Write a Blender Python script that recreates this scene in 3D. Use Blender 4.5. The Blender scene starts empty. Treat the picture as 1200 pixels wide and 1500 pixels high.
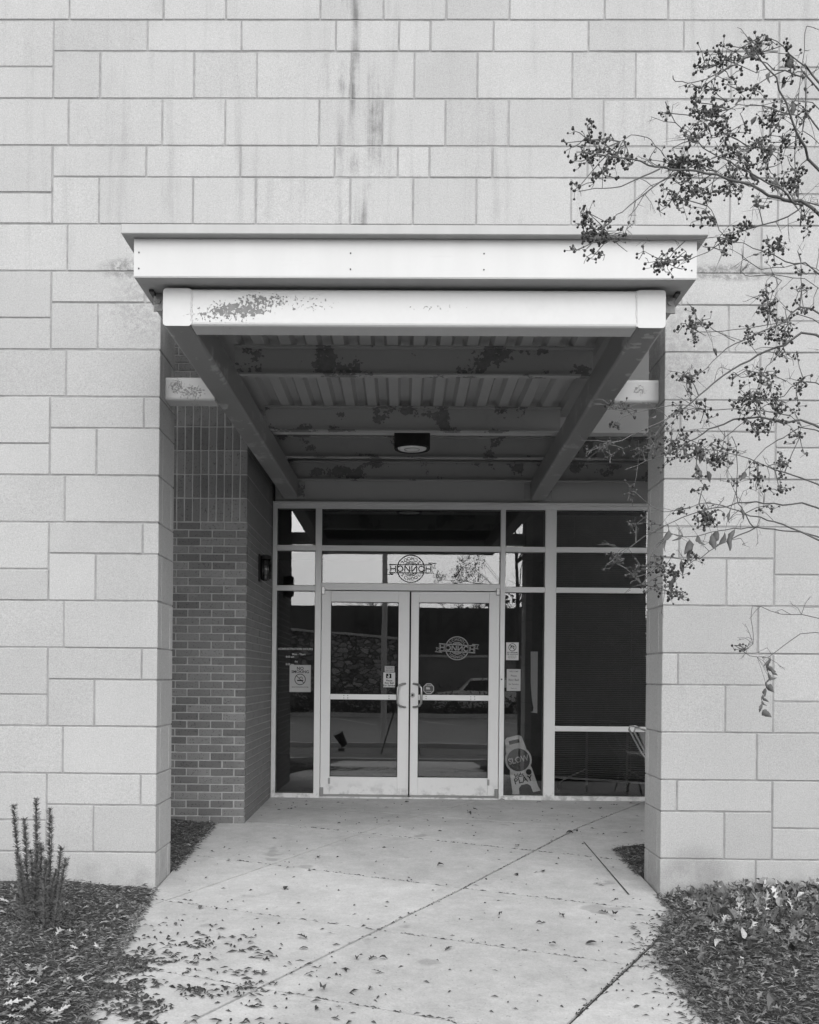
import bpy, bmesh, math, random
from mathutils import Vector, Matrix
R = math.radians
random.seed(7)
S = bpy.context.scene
COL = S.collection

# ------------------------------------------------------------------ camera
CAM = Vector((-0.0462, -6.1002, 1.157)); F = 1387.28; PX, PY = 570.9, 990.47; YAW, ROLL = 0.0126, 0.0092
_r = Vector((math.cos(YAW), math.sin(YAW), 0)); _f = Vector((-math.sin(YAW), math.cos(YAW), 0)); _u = Vector((0, 0, 1))
_r, _u = math.cos(ROLL)*_r + math.sin(ROLL)*_u, math.cos(ROLL)*_u - math.sin(ROLL)*_r
cd = bpy.data.cameras.new('camera'); cam = bpy.data.objects.new('camera', cd); COL.objects.link(cam)
cam.matrix_world = Matrix(((_r.x, _u.x, -_f.x, CAM.x), (_r.y, _u.y, -_f.y, CAM.y), (_r.z, _u.z, -_f.z, CAM.z), (0, 0, 0, 1)))
cd.sensor_fit = 'HORIZONTAL'; cd.sensor_width = 36; cd.lens = F/1200*36
cd.shift_x = (600-PX)/1200; cd.shift_y = (PY-750)/1200
cd.clip_start = 0.05; cd.clip_end = 2000
S.camera = cam
def at(px, py, Y):
    d = _r*(px-PX) - _u*(py-PY) + _f*F
    return CAM + d*((Y-CAM.y)/d.y)

# ------------------------------------------------------------------ light
w = bpy.data.worlds.new('World'); S.world = w; w.use_nodes = True
nt = w.node_tree; nt.nodes.clear()
sky = nt.nodes.new('ShaderNodeTexSky'); sky.sky_type = 'NISHITA'; sky.sun_disc = False
SUN_EL, SUN_AZ = R(42), R(-12)
sky.sun_elevation = SUN_EL; sky.sun_rotation = R(180)+SUN_AZ; sky.air_density = 1.6; sky.dust_density = 2.0; sky.ozone_density = 1
bw = nt.nodes.new('ShaderNodeRGBToBW'); bg = nt.nodes.new('ShaderNodeBackground'); wo = nt.nodes.new('ShaderNodeOutputWorld')
nt.links.new(sky.outputs[0], bw.inputs[0]); nt.links.new(bw.outputs[0], bg.inputs[0]); nt.links.new(bg.outputs[0], wo.inputs[0])
bg.inputs[1].default_value = 0.15
sd = bpy.data.lights.new('sun', 'SUN'); sd.energy = 0.6; sd.angle = R(70); sd.color = (1, 1, 1)
so = bpy.data.objects.new('sun', sd); COL.objects.link(so)
to_sun = Vector((math.sin(SUN_AZ)*math.cos(SUN_EL), -math.cos(SUN_AZ)*math.cos(SUN_EL), math.sin(SUN_EL)))
so.rotation_euler = to_sun.to_track_quat('Z', 'Y').to_euler(); so.location = to_sun*30
S.view_settings.view_transform = 'Standard'; S.view_settings.look = 'None'; S.view_settings.exposure = 1.0
S.view_settings.gamma = 1; S.view_settings.use_curve_mapping = False
S.render.engine = 'CYCLES'
S.cycles.max_bounces = 10; S.cycles.diffuse_bounces = 5; S.cycles.transparent_max_bounces = 16

# ------------------------------------------------------------------ materials
class N:
    def __init__(s, name):
        s.m = bpy.data.materials.new(name); s.m.use_nodes = True; s.t = s.m.node_tree; s.t.nodes.clear()
        s.out = s.t.nodes.new('ShaderNodeOutputMaterial'); s._pos = None; s._xyz = None
    def n(s, typ, **kw):
        x = s.t.nodes.new(typ)
        for k, v in kw.items(): setattr(x, k, v)
        return x
    def lk(s, a, b): s.t.links.new(a, b)
    def put(s, sock, v):
        if isinstance(v, (int, float)): sock.default_value = v
        elif isinstance(v, (tuple, list)): sock.default_value = v
        else: s.lk(v, sock)
    def math(s, op, a, b=0.0, c=None, clamp=False):
        x = s.n('ShaderNodeMath', operation=op, use_clamp=clamp); s.put(x.inputs[0], a); s.put(x.inputs[1], b)
        if c is not None: s.put(x.inputs[2], c)
        return x.outputs[0]
    def mr(s, v, a, b, c=0.0, d=1.0):
        x = s.n('ShaderNodeMapRange', interpolation_type='SMOOTHSTEP'); s.put(x.inputs[0], v)
        for i, q in enumerate((a, b, c, d)): x.inputs[i+1].default_value = q
        return x.outputs[0]
    def pos(s):
        if not s._pos: s._pos = s.n('ShaderNodeNewGeometry').outputs['Position']
        return s._pos
    def xyz(s):
        if not s._xyz:
            x = s.n('ShaderNodeSeparateXYZ'); s.lk(s.pos(), x.inputs[0]); s._xyz = x.outputs
        return s._xyz
    def scaled(s, sx, sy, sz, off=(0, 0, 0)):
        x = s.n('ShaderNodeMapping'); s.lk(s.pos(), x.inputs[0]); x.inputs['Scale'].default_value = (sx, sy, sz); x.inputs['Location'].default_value = off
        return x.outputs[0]
    def noise(s, scale, detail=3, rough=.55, vec=None):
        x = s.n('ShaderNodeTexNoise'); s.lk(vec or s.pos(), x.inputs['Vector']); x.inputs['Scale'].default_value = scale
        x.inputs['Detail'].default_value = detail; x.inputs['Roughness'].default_value = rough
        return x.outputs['Fac']
    def rand(s): return s.n('ShaderNodeObjectInfo').outputs['Random']
    def var(s, base, v, amt, mid=.5):  # base*(1+amt*(v-mid)*2)
        return s.math('MULTIPLY', base, s.math('MULTIPLY_ADD', s.math('SUBTRACT', v, mid), 2*amt, 1.0))
    def blob(s, c, rx, rz):
        """soft ellipse mask in x,z"""
        a = s.math('DIVIDE', s.math('SUBTRACT', s.xyz()[0], c[0]), rx); b = s.math('DIVIDE', s.math('SUBTRACT', s.xyz()[2], c[1]), rz)
        d = s.math('ADD', s.math('MULTIPLY', a, a), s.math('MULTIPLY', b, b))
        return s.mr(d, 0.0, 1.0, 1.0, 0.0)
    def mix(s, a, b, f):
        x = s.n('ShaderNodeMix', data_type='FLOAT'); s.put(x.inputs[0], f); s.put(x.inputs[2], a); s.put(x.inputs[3], b); return x.outputs[0]
    def finish(s, col, rough=.7, bump=None, bs=.3, bd=.002, spec=.3, metal=0.0, coat=0):
        b = s.n('ShaderNodeBsdfPrincipled')
        if isinstance(col, (int, float)): b.inputs['Base Color'].default_value = (col, col, col, 1)
        else: s.lk(col, b.inputs['Base Color'])
        s.put(b.inputs['Roughness'], rough); b.inputs['Specular IOR Level'].default_value = spec; s.put(b.inputs['Metallic'], metal)
        if bump is not None:
            x = s.n('ShaderNodeBump'); x.inputs['Strength'].default_value = bs; x.inputs['Distance'].default_value = bd
            s.lk(bump, x.inputs['Height']); s.lk(x.outputs[0], b.inputs['Normal'])
        s.lk(b.outputs[0], s.out.inputs[0]); return s.m
MAT = {}
def simple(name, c, rough=.6, var=.1, scale=6, bs=.0, bscale=60, spec=.3, orand=0, metal=0, bd=.002):
    k = N(name); v = k.var(c, k.noise(scale, 4), var)
    if orand: v = k.var(v, k.rand(), orand)
    MAT[name] = k.finish(v, rough, k.noise(bscale, 4) if bs else None, bs, bd, spec, metal); return MAT[name]

# concrete block
k = N('block')
v = k.var(.41, k.noise(1.3, 3), .12); v = k.var(v, k.noise(130, 2, .8), .42); v = k.var(v, k.noise(55, 3, .7), .12); v = k.var(v, k.noise(18, 3), .05); v = k.var(v, k.rand(), .055); pit = k.mr(k.noise(95, 2, .5), .68, .74); v = k.mix(v, .15, k.math('MULTIPLY', pit, .5))
st = k.math('ADD', k.math('MULTIPLY', k.noise(1, 4, .6, k.scaled(11, 11, .8)), .72), k.math('MULTIPLY', k.noise(9, 5, .7), .28)); stm = k.mr(st, .5, .68)
fine = k.noise(26, 4, .7)
leak = k.math('MULTIPLY', k.mr(k.math('ABSOLUTE', k.math('SUBTRACT', k.xyz()[0], -.36)), .09, .26, 1, 0), k.mr(k.xyz()[2], 3.9, 4.5, 1, .8))
leak = k.math('MULTIPLY', leak, k.mr(k.xyz()[2], 4.0, 4.05))
m1 = k.math('MULTIPLY', k.math('MULTIPLY', leak, k.mr(st, .44, .64)), k.mr(k.noise(2.3, 2, .5, k.scaled(1.2, 1, 1)), .40, .6, .25, 1))
m2 = k.math('MULTIPLY', k.math('MULTIPLY', stm, k.mr(k.xyz()[2], 3.4, 4.2)), .55)
mold = k.math('MAXIMUM', k.blob((-1.80, 3.775), .28, .09), k.blob((2.02, 3.765), .42, .07))
mold = k.math('MAXIMUM', mold, k.math('MULTIPLY', k.blob((-1.72, 3.55), .3, .3), .45))
mold = k.math('MAXIMUM', mold, k.math('MULTIPLY', k.blob((1.75, 3.3), .3, .45), .4))
m3 = k.math('MULTIPLY', mold, k.mr(fine, .36, .62))
damp = k.math('MULTIPLY', k.blob((1.86, -.1), .26, .24), k.mr(k.noise(5, 3), .3, .55))
base_dirt = k.math('MULTIPLY', k.mr(k.xyz()[2], -.23, .05, .8, 0), k.mr(k.noise(9, 4), .35, .7))
ms = k.math('ADD', k.math('MULTIPLY', m1, .8), k.math('MULTIPLY', m2, .3)); ms = k.math('ADD', ms, k.math('MULTIPLY', m3, .62))
ms = k.math('ADD', ms, k.math('MULTIPLY', damp, .28)); ms = k.math('ADD', ms, k.math('MULTIPLY', base_dirt, .38), clamp=True)
v = k.mix(v, .07, ms)
MAT['block'] = k.finish(v, .9, k.noise(160, 3, .7), .35, .004, .2)
# mortar between blocks: dirty above, paler low down
k = N('block_mortar'); v = k.var(.30, k.noise(9, 5, .7), .6)
MAT['block_mortar'] = k.finish(v, .95, k.noise(140, 3), .4, .003, .1)
# bricks
k = N('brick'); v = k.var(.19, k.rand(), .26); v = k.var(v, k.noise(7, 4), .12)
sp = k.mr(k.noise(75, 2, .6), .58, .68); v = k.mix(v, .05, k.math('MULTIPLY', sp, .7)); ef = k.mr(k.noise(2.2, 5, .7), .55, .75); v = k.mix(v, .38, k.math('MULTIPLY', ef, .35)); v = k.var(v, k.noise(220, 2), .15)
MAT['brick'] = k.finish(v, .88, k.noise(120, 3), .35, .003, .2)
k = N('brick_mortar'); v = k.var(.42, k.noise(14, 5, .7), .4)
MAT['brick_mortar'] = k.finish(v, .95, k.noise(160, 3), .4, .003, .1)
# concrete
k = N('concrete'); v = k.var(.45, k.noise(1.1, 6, .65), .36); v = k.var(v, k.noise(6, 7, .75), .32); v = k.var(v, k.noise(90, 3, .75), .3); v = k.var(v, k.noise(28, 4, .7), .14); pit = k.mr(k.noise(60, 2, .5), .68, .73); v = k.mix(v, .15, k.math('MULTIPLY', pit, .55)); v = k.var(v, k.rand(), .05)
spots = k.mr(k.noise(3.2, 3, .5, k.scaled(1, 1.0, 1, (3.1, 7.7, 0))), .66, .72); v = k.mix(v, .2, k.math('MULTIPLY', spots, .45))
MAT['concrete'] = k.finish(v, .88, k.math('ADD', k.noise(90, 4, .7), k.math('MULTIPLY', k.noise(14, 3), .8)), .35, .003, .25)
simple('joint_dirt', .05, .95, .4, 25, .5, 80)
# painted steel with peeling
def peel(name, base, blobs, bare=.30, dens=.0, rough=.42, scale=26):
    k = N(name); v = k.var(base, k.noise(2.5, 4), .05); v = k.var(v, k.noise(40, 3), .025)
    nz = k.noise(scale, 5, .62); big = k.noise(4.5, 3, .5)
    mask = k.mr(big, .48, .68)
    mask = k.math('MULTIPLY', mask, dens)
    for (c, rx, rz, a) in blobs: mask = k.math('MAXIMUM', mask, k.math('MULTIPLY', k.blob(c, rx, rz), a))
    f = f_raw = k.math('SUBTRACT', k.math('ADD', nz, k.math('MULTIPLY', mask, .42)), .78)
    f = k.mr(f, .0, .02); fl_ = k.mr(k.math('ABSOLUTE', f_raw), .0, .03, 1, 0)
    v = k.mix(v, k.var(bare, k.noise(18, 5, .7), .55), f); rust = k.math('MULTIPLY', k.mr(k.noise(3, 5, .7), .5, .75), .22 if base < .45 else .07); v = k.mix(v, bare*.7, rust)
    v = k.mix(v, min(1, base*1.35), k.math('MULTIPLY', fl_, .55))
    h = k.math('MULTIPLY_ADD', f, -1.0, 1.0)
    MAT[name] = k.finish(v, k.mix(rough, .75, f), h, .9, .002, .4)
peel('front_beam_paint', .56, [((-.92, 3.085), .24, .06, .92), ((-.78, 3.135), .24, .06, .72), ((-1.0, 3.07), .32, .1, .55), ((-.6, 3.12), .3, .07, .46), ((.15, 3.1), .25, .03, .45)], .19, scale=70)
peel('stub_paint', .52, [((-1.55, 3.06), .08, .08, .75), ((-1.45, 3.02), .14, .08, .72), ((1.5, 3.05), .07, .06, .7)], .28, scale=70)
peel('side_beam_shaded_paint', .24, [], .36, .95, scale=18)  # same paint as the front beam, with canopy shade darkened into the base colour
peel('purlin_shaded_paint', .36, [], .18, 1.05, scale=40)  # purlins share that paint; base lowered to carry the shade under the roof
peel('deck_shaded_paint', .36, [], .3, .0)  # deck underside, its shade likewise put into the paint tone
k = N("fascia_paint"); v = k.var(.53, k.noise(1, 4, .5, k.scaled(5, 5, .8)), .10); v = k.var(v, k.noise(60, 3), .02)
gr = k.math('MULTIPLY', k.mr(k.noise(1, 4, .6, k.scaled(3, 3, 40)), .62, .75), .12); v = k.mix(v, .33, gr)
MAT['fascia_paint'] = k.finish(v, .38, k.noise(3, 2), .08, .01, .4)
k = N('flashing'); v = k.var(.40, k.noise(1, 4, .6, k.scaled(9, 9, .6)), .14)
MAT['flashing'] = k.finish(v, .5, None, spec=.35)
simple('dark_gap', .02, .9, .1)
simple('bulkhead_paint', .5, .7, .06, 2, .1, 60)
k = N('aluminium'); v = k.var(.80, k.noise(1, 4, .6, k.scaled(3, 3, 1)), .05); v = k.var(v, k.noise(60, 2), .03)
v = k.mix(v, .35, k.math('MULTIPLY', k.mr(k.xyz()[2], -.09, .12, .7, 0), k.mr(k.noise(14, 4), .45, .7)))
MAT['aluminium'] = k.finish(v, .42, k.noise(90, 2), .05, .001, .4, .15)
simple('brushed_steel', .42, .3, .08, 30, 0, spec=.5, metal=.85)
simple('dark_metal', .05, .45, .2, 20, .1, 90)
simple('rubber', .02, .8, .2, 30)
simple('lamp_black', .018, .6, .15, 30)
simple('paper', .66, .8, .06, 8)
simple('paper_dull', .48, .8, .08, 8)
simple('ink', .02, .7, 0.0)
simple('ink_grey', .16, .7, 0.0)
simple('vinyl_grey', .30, .55, 0.05)
simple('vinyl_white', .6, .6, 0.05)
simple('sign_plastic', .85, .5, .06, 9)
simple('sign_dark', .10, .5, .1, 9)
simple('blind', .33, .6, .1, 4)
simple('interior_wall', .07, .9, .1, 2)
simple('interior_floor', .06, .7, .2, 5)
simple('interior_panel', .70, .6, .05, 5)
simple('mulch_soil', .055, .95, .45, 22, 1.0, 45, bd=.02)
k = N('mulch_strips'); at_ = k.n('ShaderNodeAttribute', attribute_name='tone'); v = k.math('MULTIPLY', at_.outputs['Fac'], 1.0); v = k.var(v, k.noise(60, 3), .3)
MAT['mulch_strips'] = k.finish(v, .85, None, spec=.2)
k = N('dry_leaf'); at_ = k.n('ShaderNodeAttribute', attribute_name='tone'); v = k.var(at_.outputs['Fac'], k.noise(90, 4), .25)
MAT['dry_leaf'] = k.finish(v, .7, k.noise(120, 2), .2, .002, .3)
simple('bark', .11, .8, .3, 40, .4, 70)
k = N('capsule'); at_ = k.n('ShaderNodeAttribute', attribute_name='tone'); v = k.var(at_.outputs['Fac'], k.noise(300, 2), .4); MAT['capsule'] = k.finish(v, .7, None, spec=.25)
simple('hung_leaf', .11, .7, .35, 60, .2, 90)
simple('rosemary', .11, .7, .3, 60)
simple('asphalt', .19, .95, .3, 1.2, .5, 60)
simple('road_paint', .6, .8, .2, 8)
simple('gravel', .14, .9, .5, 14, 1.0, 14, bd=.06)
simple('soil', .10, .95, .4, 3, .6, 20)
simple('shrub', .10, .85, .5, 3)
simple('car_paint', .7, .25, .03, 3, spec=.6)
simple('car_glass', .03, .1, 0, spec=.6)
k = N('rubble'); vo = k.n('ShaderNodeTexVoronoi', feature='DISTANCE_TO_EDGE'); vc = k.n('ShaderNodeTexVoronoi', feature='F1'); wob = k.n('ShaderNodeVectorMath', operation='ADD'); wn = k.n('ShaderNodeTexNoise'); k.lk(k.pos(), wn.inputs['Vector']); wn.inputs['Scale'].default_value = 1.7
ws = k.n('ShaderNodeVectorMath', operation='SCALE'); k.lk(wn.outputs['Color'], ws.inputs[0]); ws.inputs['Scale'].default_value = .6; k.lk(k.scaled(1, 1, 1.7), wob.inputs[0]); k.lk(ws.outputs[0], wob.inputs[1])
for q_ in (vo, vc): k.lk(wob.outputs[0], q_.inputs['Vector']); q_.inputs['Scale'].default_value = 2.9
sx_ = k.n('ShaderNodeSeparateXYZ'); k.lk(vc.outputs['Color'], sx_.inputs[0])
e = k.mr(vo.outputs['Distance'], .0, .12); v = k.mix(.09, k.var(k.var(.27, sx_.outputs[0], .55), k.noise(6, 4), .4), e)
MAT['rubble'] = k.finish(v, .9, e, .8, .08)
def glass(name, tint, ior):
    k = N(name); tr = k.n('ShaderNodeBsdfTransparent'); tr.inputs[0].default_value = (tint, tint, tint, 1)
    gl = k.n('ShaderNodeBsdfGlossy'); gl.inputs['Roughness'].default_value = 0.0; gl.inputs[0].default_value = (1, 1, 1, 1)
    bp = k.n('ShaderNodeBump'); bp.inputs['Strength'].default_value = .009; bp.inputs['Distance'].default_value = .02; k.lk(k.noise(2.6, 1), bp.inputs['Height']); k.lk(bp.outputs[0], gl.inputs['Normal'])
    fr = k.n('ShaderNodeFresnel'); fr.inputs[0].default_value = ior
    mx = k.n('ShaderNodeMixShader'); k.lk(fr.outputs[0], mx.inputs[0]); k.lk(tr.outputs[0], mx.inputs[1]); k.lk(gl.outputs[0], mx.inputs[2]); k.lk(mx.outputs[0], k.out.inputs[0])
    MAT[name] = k.m
glass('window_glass', .9, 1.88)
k = N('lens_glass'); g = k.n('ShaderNodeBsdfGlass'); g.inputs['Roughness'].default_value = .1; k.lk(g.outputs[0], k.out.inputs[0]); MAT['lens_glass'] = k.m
glass('smoky_glass', .45, 1.6)

# ------------------------------------------------------------------ mesh helpers
ORG = {}
def tag(o, label=None, cat=None, group=None, kind=None):
    if label: o['label'] = label
    if cat: o['category'] = cat
    if group: o['group'] = group
    if kind: o['kind'] = kind
    return o
def empty(name, loc, label=None, cat=None, group=None, kind=None):
    o = bpy.data.objects.new(name, None); COL.objects.link(o); o.location = loc; o.empty_display_size = .1; ORG[o.name] = Vector(loc)
    return tag(o, label, cat, group, kind)
def link(name, me, mat, parent=None, loc=None):
    o = bpy.data.objects.new(name, me); COL.objects.link(o)
    if mat and not me.materials: me.materials.append(MAT[mat])
    if parent:
        o.parent = parent; ORG[o.name] = ORG[parent.name] if loc is None else Vector(loc)
        if loc is not None: o.location = Vector(loc)-ORG[parent.name]
    else:
        ORG[o.name] = Vector(loc or (0, 0, 0)); o.location = loc or (0, 0, 0)
    return o
class MB:
    def __init__(s): s.v = []; s.f = []; s.tone = []
    def add(s, vs, fs):
        b = len(s.v); s.v += [tuple(p) for p in vs]; s.f += [tuple(b+i for i in f) for f in fs]; return s
    def box(s, a, b):
        x0, y0, z0 = a; x1, y1, z1 = b
        return s.add([(x0, y0, z0), (x1, y0, z0), (x1, y1, z0), (x0, y1, z0), (x0, y0, z1), (x1, y0, z1), (x1, y1, z1), (x0, y1, z1)],
                     [(3, 2, 1, 0), (4, 5, 6, 7), (0, 1, 5, 4), (1, 2, 6, 5), (2, 3, 7, 6), (3, 0, 4, 7)])
    def bar(s, p, q, wv, hv, r=0):
        """prism from p to q with half-vectors wv,hv (optionally rounded corners r as fraction)"""
        p, q, wv, hv = map(Vector, (p, q, wv, hv)); prof = []
        if r:
            wl, hl = wv.length, hv.length
            for (sx, sy, a0) in ((1, 1, 0), (-1, 1, 90), (-1, -1, 180), (1, -1, 270)):
                for j in range(4):
                    a = R(a0+30*j); prof.append(wv*((sx*(wl-r)+r*math.cos(a))/wl)+hv*((sy*(hl-r)+r*math.sin(a))/hl))
        else: prof = [wv+hv, -wv+hv, -wv-hv, wv-hv]
        n = len(prof)
        return s.add([p+c for c in prof]+[q+c for c in prof], [tuple(range(n))[::-1], tuple(range(n, 2*n))]+[(i, (i+1) % n, n+(i+1) % n, n+i) for i in range(n)])
    def prism(s, poly, y0, y1):
        """poly of (x,z), extruded along y"""
        n = len(poly)
        return s.add([(x, y0, z) for x, z in poly]+[(x, y1, z) for x, z in poly], [tuple(range(n)), tuple(range(n, 2*n))[::-1]]+[(i, n+i, n+(i+1) % n, (i+1) % n) for i in range(n)])
    def slab(s, poly, z0f, z1f):
        n = len(poly)
        return s.add([(x, y, z0f(x, y)) for x, y in poly]+[(x, y, z1f(x, y)) for x, y in poly], [tuple(range(n))[::-1], tuple(range(n, 2*n))]+[(i, (i+1) % n, n+(i+1) % n, n+i) for i in range(n)])
    def tube(s, pts, rad, n=6, cap=True):
        pts = [Vector(p) for p in pts]; m = len(pts)
        if not hasattr(rad, '__len__'): rad = [rad]*m
        b = len(s.v); up = None
        for i, p in enumerate(pts):
            t = (pts[min(i+1, m-1)]-pts[max(i-1, 0)]); t = t.normalized() if t.length > 1e-9 else Vector((0, 0, 1))
            if up is None: up = t.orthogonal().normalized()
            up = (up-t*up.dot(t)); up = up.normalized() if up.length > 1e-6 else t.orthogonal().normalized()
            sd_ = t.cross(up)
            for j in range(n):
                a = 2*math.pi*j/n; s.v.append(tuple(p+(up*math.cos(a)+sd_*math.sin(a))*rad[i]))
        for i in range(m-1):
            for j in range(n): s.f.append((b+i*n+j, b+i*n+(j+1) % n, b+(i+1)*n+(j+1) % n, b+(i+1)*n+j))
        if cap: s.f.append(tuple(b+j for j in range(n))[::-1]); s.f.append(tuple(b+(m-1)*n+j for j in range(n)))
        return s
    def lathe(s, c, prof, n=32, axis='z', cap=True):
        b = len(s.v)
        for (r, h) in prof:
            for j in range(n):
                a = 2*math.pi*j/n
                if axis == 'z': s.v.append((c[0]+r*math.cos(a), c[1]+r*math.sin(a), c[2]+h))
                elif axis == 'y': s.v.append((c[0]+r*math.cos(a), c[1]+h, c[2]+r*math.sin(a)))
                else: s.v.append((c[0]+h, c[1]+r*math.cos(a), c[2]+r*math.sin(a)))
        for i in range(len(prof)-1):
            for j in range(n): s.f.append((b+i*n+j, b+i*n+(j+1) % n, b+(i+1)*n+(j+1) % n, b+(i+1)*n+j))
        if cap: s.f.append(tuple(b+j for j in range(n))); s.f.append(tuple(b+(len(prof)-1)*n+j for j in range(n)))
        return s
    def ribbon(s, pts, wd, Y, closed=False):
        """flat line in the x,z plane at depth Y"""
        pts = [Vector((p[0], p[1])) for p in pts]; m = len(pts); L = []; 
        for i, p in enumerate(pts):
            a = pts[(i-1) % m] if (closed or i > 0) else p; c = pts[(i+1) % m] if (closed or i < m-1) else p
            t = (c-a); t = t.normalized() if t.length > 1e-9 else Vector((1, 0)); L.append(Vector((-t.y, t.x))*wd/2)
        vs = [(p.x+o.x, Y, p.y+o.y) for p, o in zip(pts, L)]+[(p.x-o.x, Y, p.y-o.y) for p, o in zip(pts, L)]
        return s.add(vs, [(i, (i+1) % m, m+(i+1) % m, m+i) for i in range(m if closed else m-1)])
    def mesh(s, name, smooth=False):
        me = bpy.data.meshes.new(name); me.from_pydata(s.v, [], s.f); 
        if s.tone:
            a = me.attributes.new('tone', 'FLOAT', 'POINT'); a.data.foreach_set('value', s.tone)
        if smooth: me.polygons.foreach_set('use_smooth', [True]*len(me.polygons))
        me.update(); return me
    def build(s, name, mat, parent=None, smooth=False, fix=False):
        if parent:
            o = ORG[parent.name]; s.v = [(x-o.x, y-o.y, z-o.z) for x, y, z in s.v]
        me = s.mesh(name, smooth)
        if fix:
            bm = bmesh.new(); bm.from_mesh(me); bmesh.ops.recalc_face_normals(bm, faces=bm.faces); bm.to_mesh(me); bm.free()
        return link(name, me, mat, parent)
_bc = {}
def bevbox(sx, sy, sz, b, key, mat):
    kk = (round(sx, 4), round(sy, 4), round(sz, 4), key)
    if kk not in _bc:
        bm = bmesh.new(); bmesh.ops.create_cube(bm, size=1)
        for v_ in bm.verts: v_.co = Vector((v_.co.x*sx, v_.co.y*sy, v_.co.z*sz))
        bmesh.ops.bevel(bm, geom=list(bm.edges), offset=b, segments=1, affect='EDGES', profile=.5)
        me = bpy.data.meshes.new(key); bm.to_mesh(me); bm.free(); me.materials.append(MAT[mat]); _bc[kk] = me
    return _bc[kk]
def bevel_obj(o, wd, seg=2):
    bm = bmesh.new(); bm.from_mesh(o.data); bmesh.ops.recalc_face_normals(bm, faces=bm.faces)
    bmesh.ops.bevel(bm, geom=[e_ for e_ in bm.edges if len(e_.link_faces) == 2 and e_.calc_face_angle(0) > .5], offset=wd, segments=seg, affect='EDGES', profile=.6)
    bm.to_mesh(o.data); bm.free(); return o
# text
_tc = {}
def text_geo(body, size, align='CENTER', spacing=1.0):
    kk = (body, size, align, spacing)
    if kk in _tc: return _tc[kk]
    cu = bpy.data.curves.new('lettering', 'FONT'); cu.body = body; cu.size = size; cu.align_x = align; cu.align_y = 'CENTER'; cu.space_character = spacing; cu.resolution_u = 3; cu.offset = size*.018
    o = bpy.data.objects.new('lettering_tmp', cu); COL.objects.link(o)
    dg = bpy.context.evaluated_depsgraph_get(); me = o.evaluated_get(dg).to_mesh()
    r = ([(v_.co.x, v_.co.y) for v_ in me.vertices], [tuple(p.vertices) for p in me.polygons])
    o.evaluated_get(dg).to_mesh_clear(); bpy.data.objects.remove(o); bpy.data.curves.remove(cu)
    _tc[kk] = r; return r
def put_text(mb, body, size, X, Z, Y, rot=0, align='CENTER', spacing=1.0, sx=1, xf=None):
    vs, fs = text_geo(body, size, align, spacing); c, s_ = math.cos(rot), math.sin(rot); out = []
    for a, b in vs:
        a *= sx; out.append((X+c*a-s_*b, Y, Z+s_*a+c*b))
    if xf: out = [xf(p) for p in out]
    mb.add(out, fs)
def circ(cx, cz, r, n=40, a0=0, a1=360): return [(cx+r*math.cos(R(a0+(a1-a0)*i/n)), cz+r*math.sin(R(a0+(a1-a0)*i/n))) for i in range(n if a1-a0 == 360 else n+1)]

I_ = .0254
XL, XR = -64*I_, 64*I_         # pier inner corners
DY = 3.55                      # storefront plane
BY = 1.95                      # brick face
def zg(Y):
    if Y > 1.95: return -.09-.018*(3.55-Y)/1.6
    if Y > 0: return -.108-.126*(1.95-Y)/1.95
    if Y > -4.6: return -.234+.045*Y
    return -.441

# ------------------------------------------------------------------ setting: ground
g = MB(); g.add([(-150, -260, -.75), (150, -260, -.75), (150, 60, -.75), (-150, 60, -.75)], [(0, 1, 2, 3)])
tag(g.build('ground', 'soil'), kind='structure')
pv = empty('pavement', (0, 0, 0), kind='structure')
def clip(poly, p, d, keep):
    nx, ny = -d[1]*keep, d[0]*keep; out = []
    for i in range(len(poly)):
        a, b = poly[i], poly[(i+1) % len(poly)]
        da = (a[0]-p[0])*nx+(a[1]-p[1])*ny; db = (b[0]-p[0])*nx+(b[1]-p[1])*ny
        if da >= 0: out.append(a)
        if (da >= 0) != (db >= 0):
            t = da/(da-db); out.append((a[0]+t*(b[0]-a[0]), a[1]+t*(b[1]-a[1])))
    return out
def area(p): return abs(sum(p[i][0]*p[(i+1) % len(p)][1]-p[(i+1) % len(p)][0]*p[i][1] for i in range(len(p))))/2
def inset(poly, d):
    n = len(poly); a = sum(poly[i][0]*poly[(i+1) % n][1]-poly[(i+1) % n][0]*poly[i][1] for i in range(n)); sg = 1 if a > 0 else -1; r = poly
    for i in range(n):
        p, q = poly[i], poly[(i+1) % n]; L = math.hypot(q[0]-p[0], q[1]-p[1])
        if L < 1e-5: continue
        dx, dy = (q[0]-p[0])/L*sg, (q[1]-p[1])/L*sg
        r = clip(r, (p[0]-dy*d, p[1]+dx*d), (dx, dy), 1)
        if len(r) < 3: return []
    return r
Jd = (math.cos(R(59)), math.sin(R(59))); Cd = (math.cos(R(-21.6)), math.sin(R(-21.6)))
Jl = [(-.60, 1.24), (.42, .19), (1.34, -.94)]
Cl = [(0, -1.95), (0, -.85), (0, .25), (0, 1.50), (.76, 2.24)]
region = [[(-1.62, 1.94), (-1.62, -.4), (-1.72, -.5), (-1.72, -4.6), (1.72, -4.6), (1.72, -.5), (1.615, -.4), (1.615, 1.25), (3.4, 1.25), (3.4, 3.62), (-1.37, 3.62), (-1.37, 1.94)]]
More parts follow.
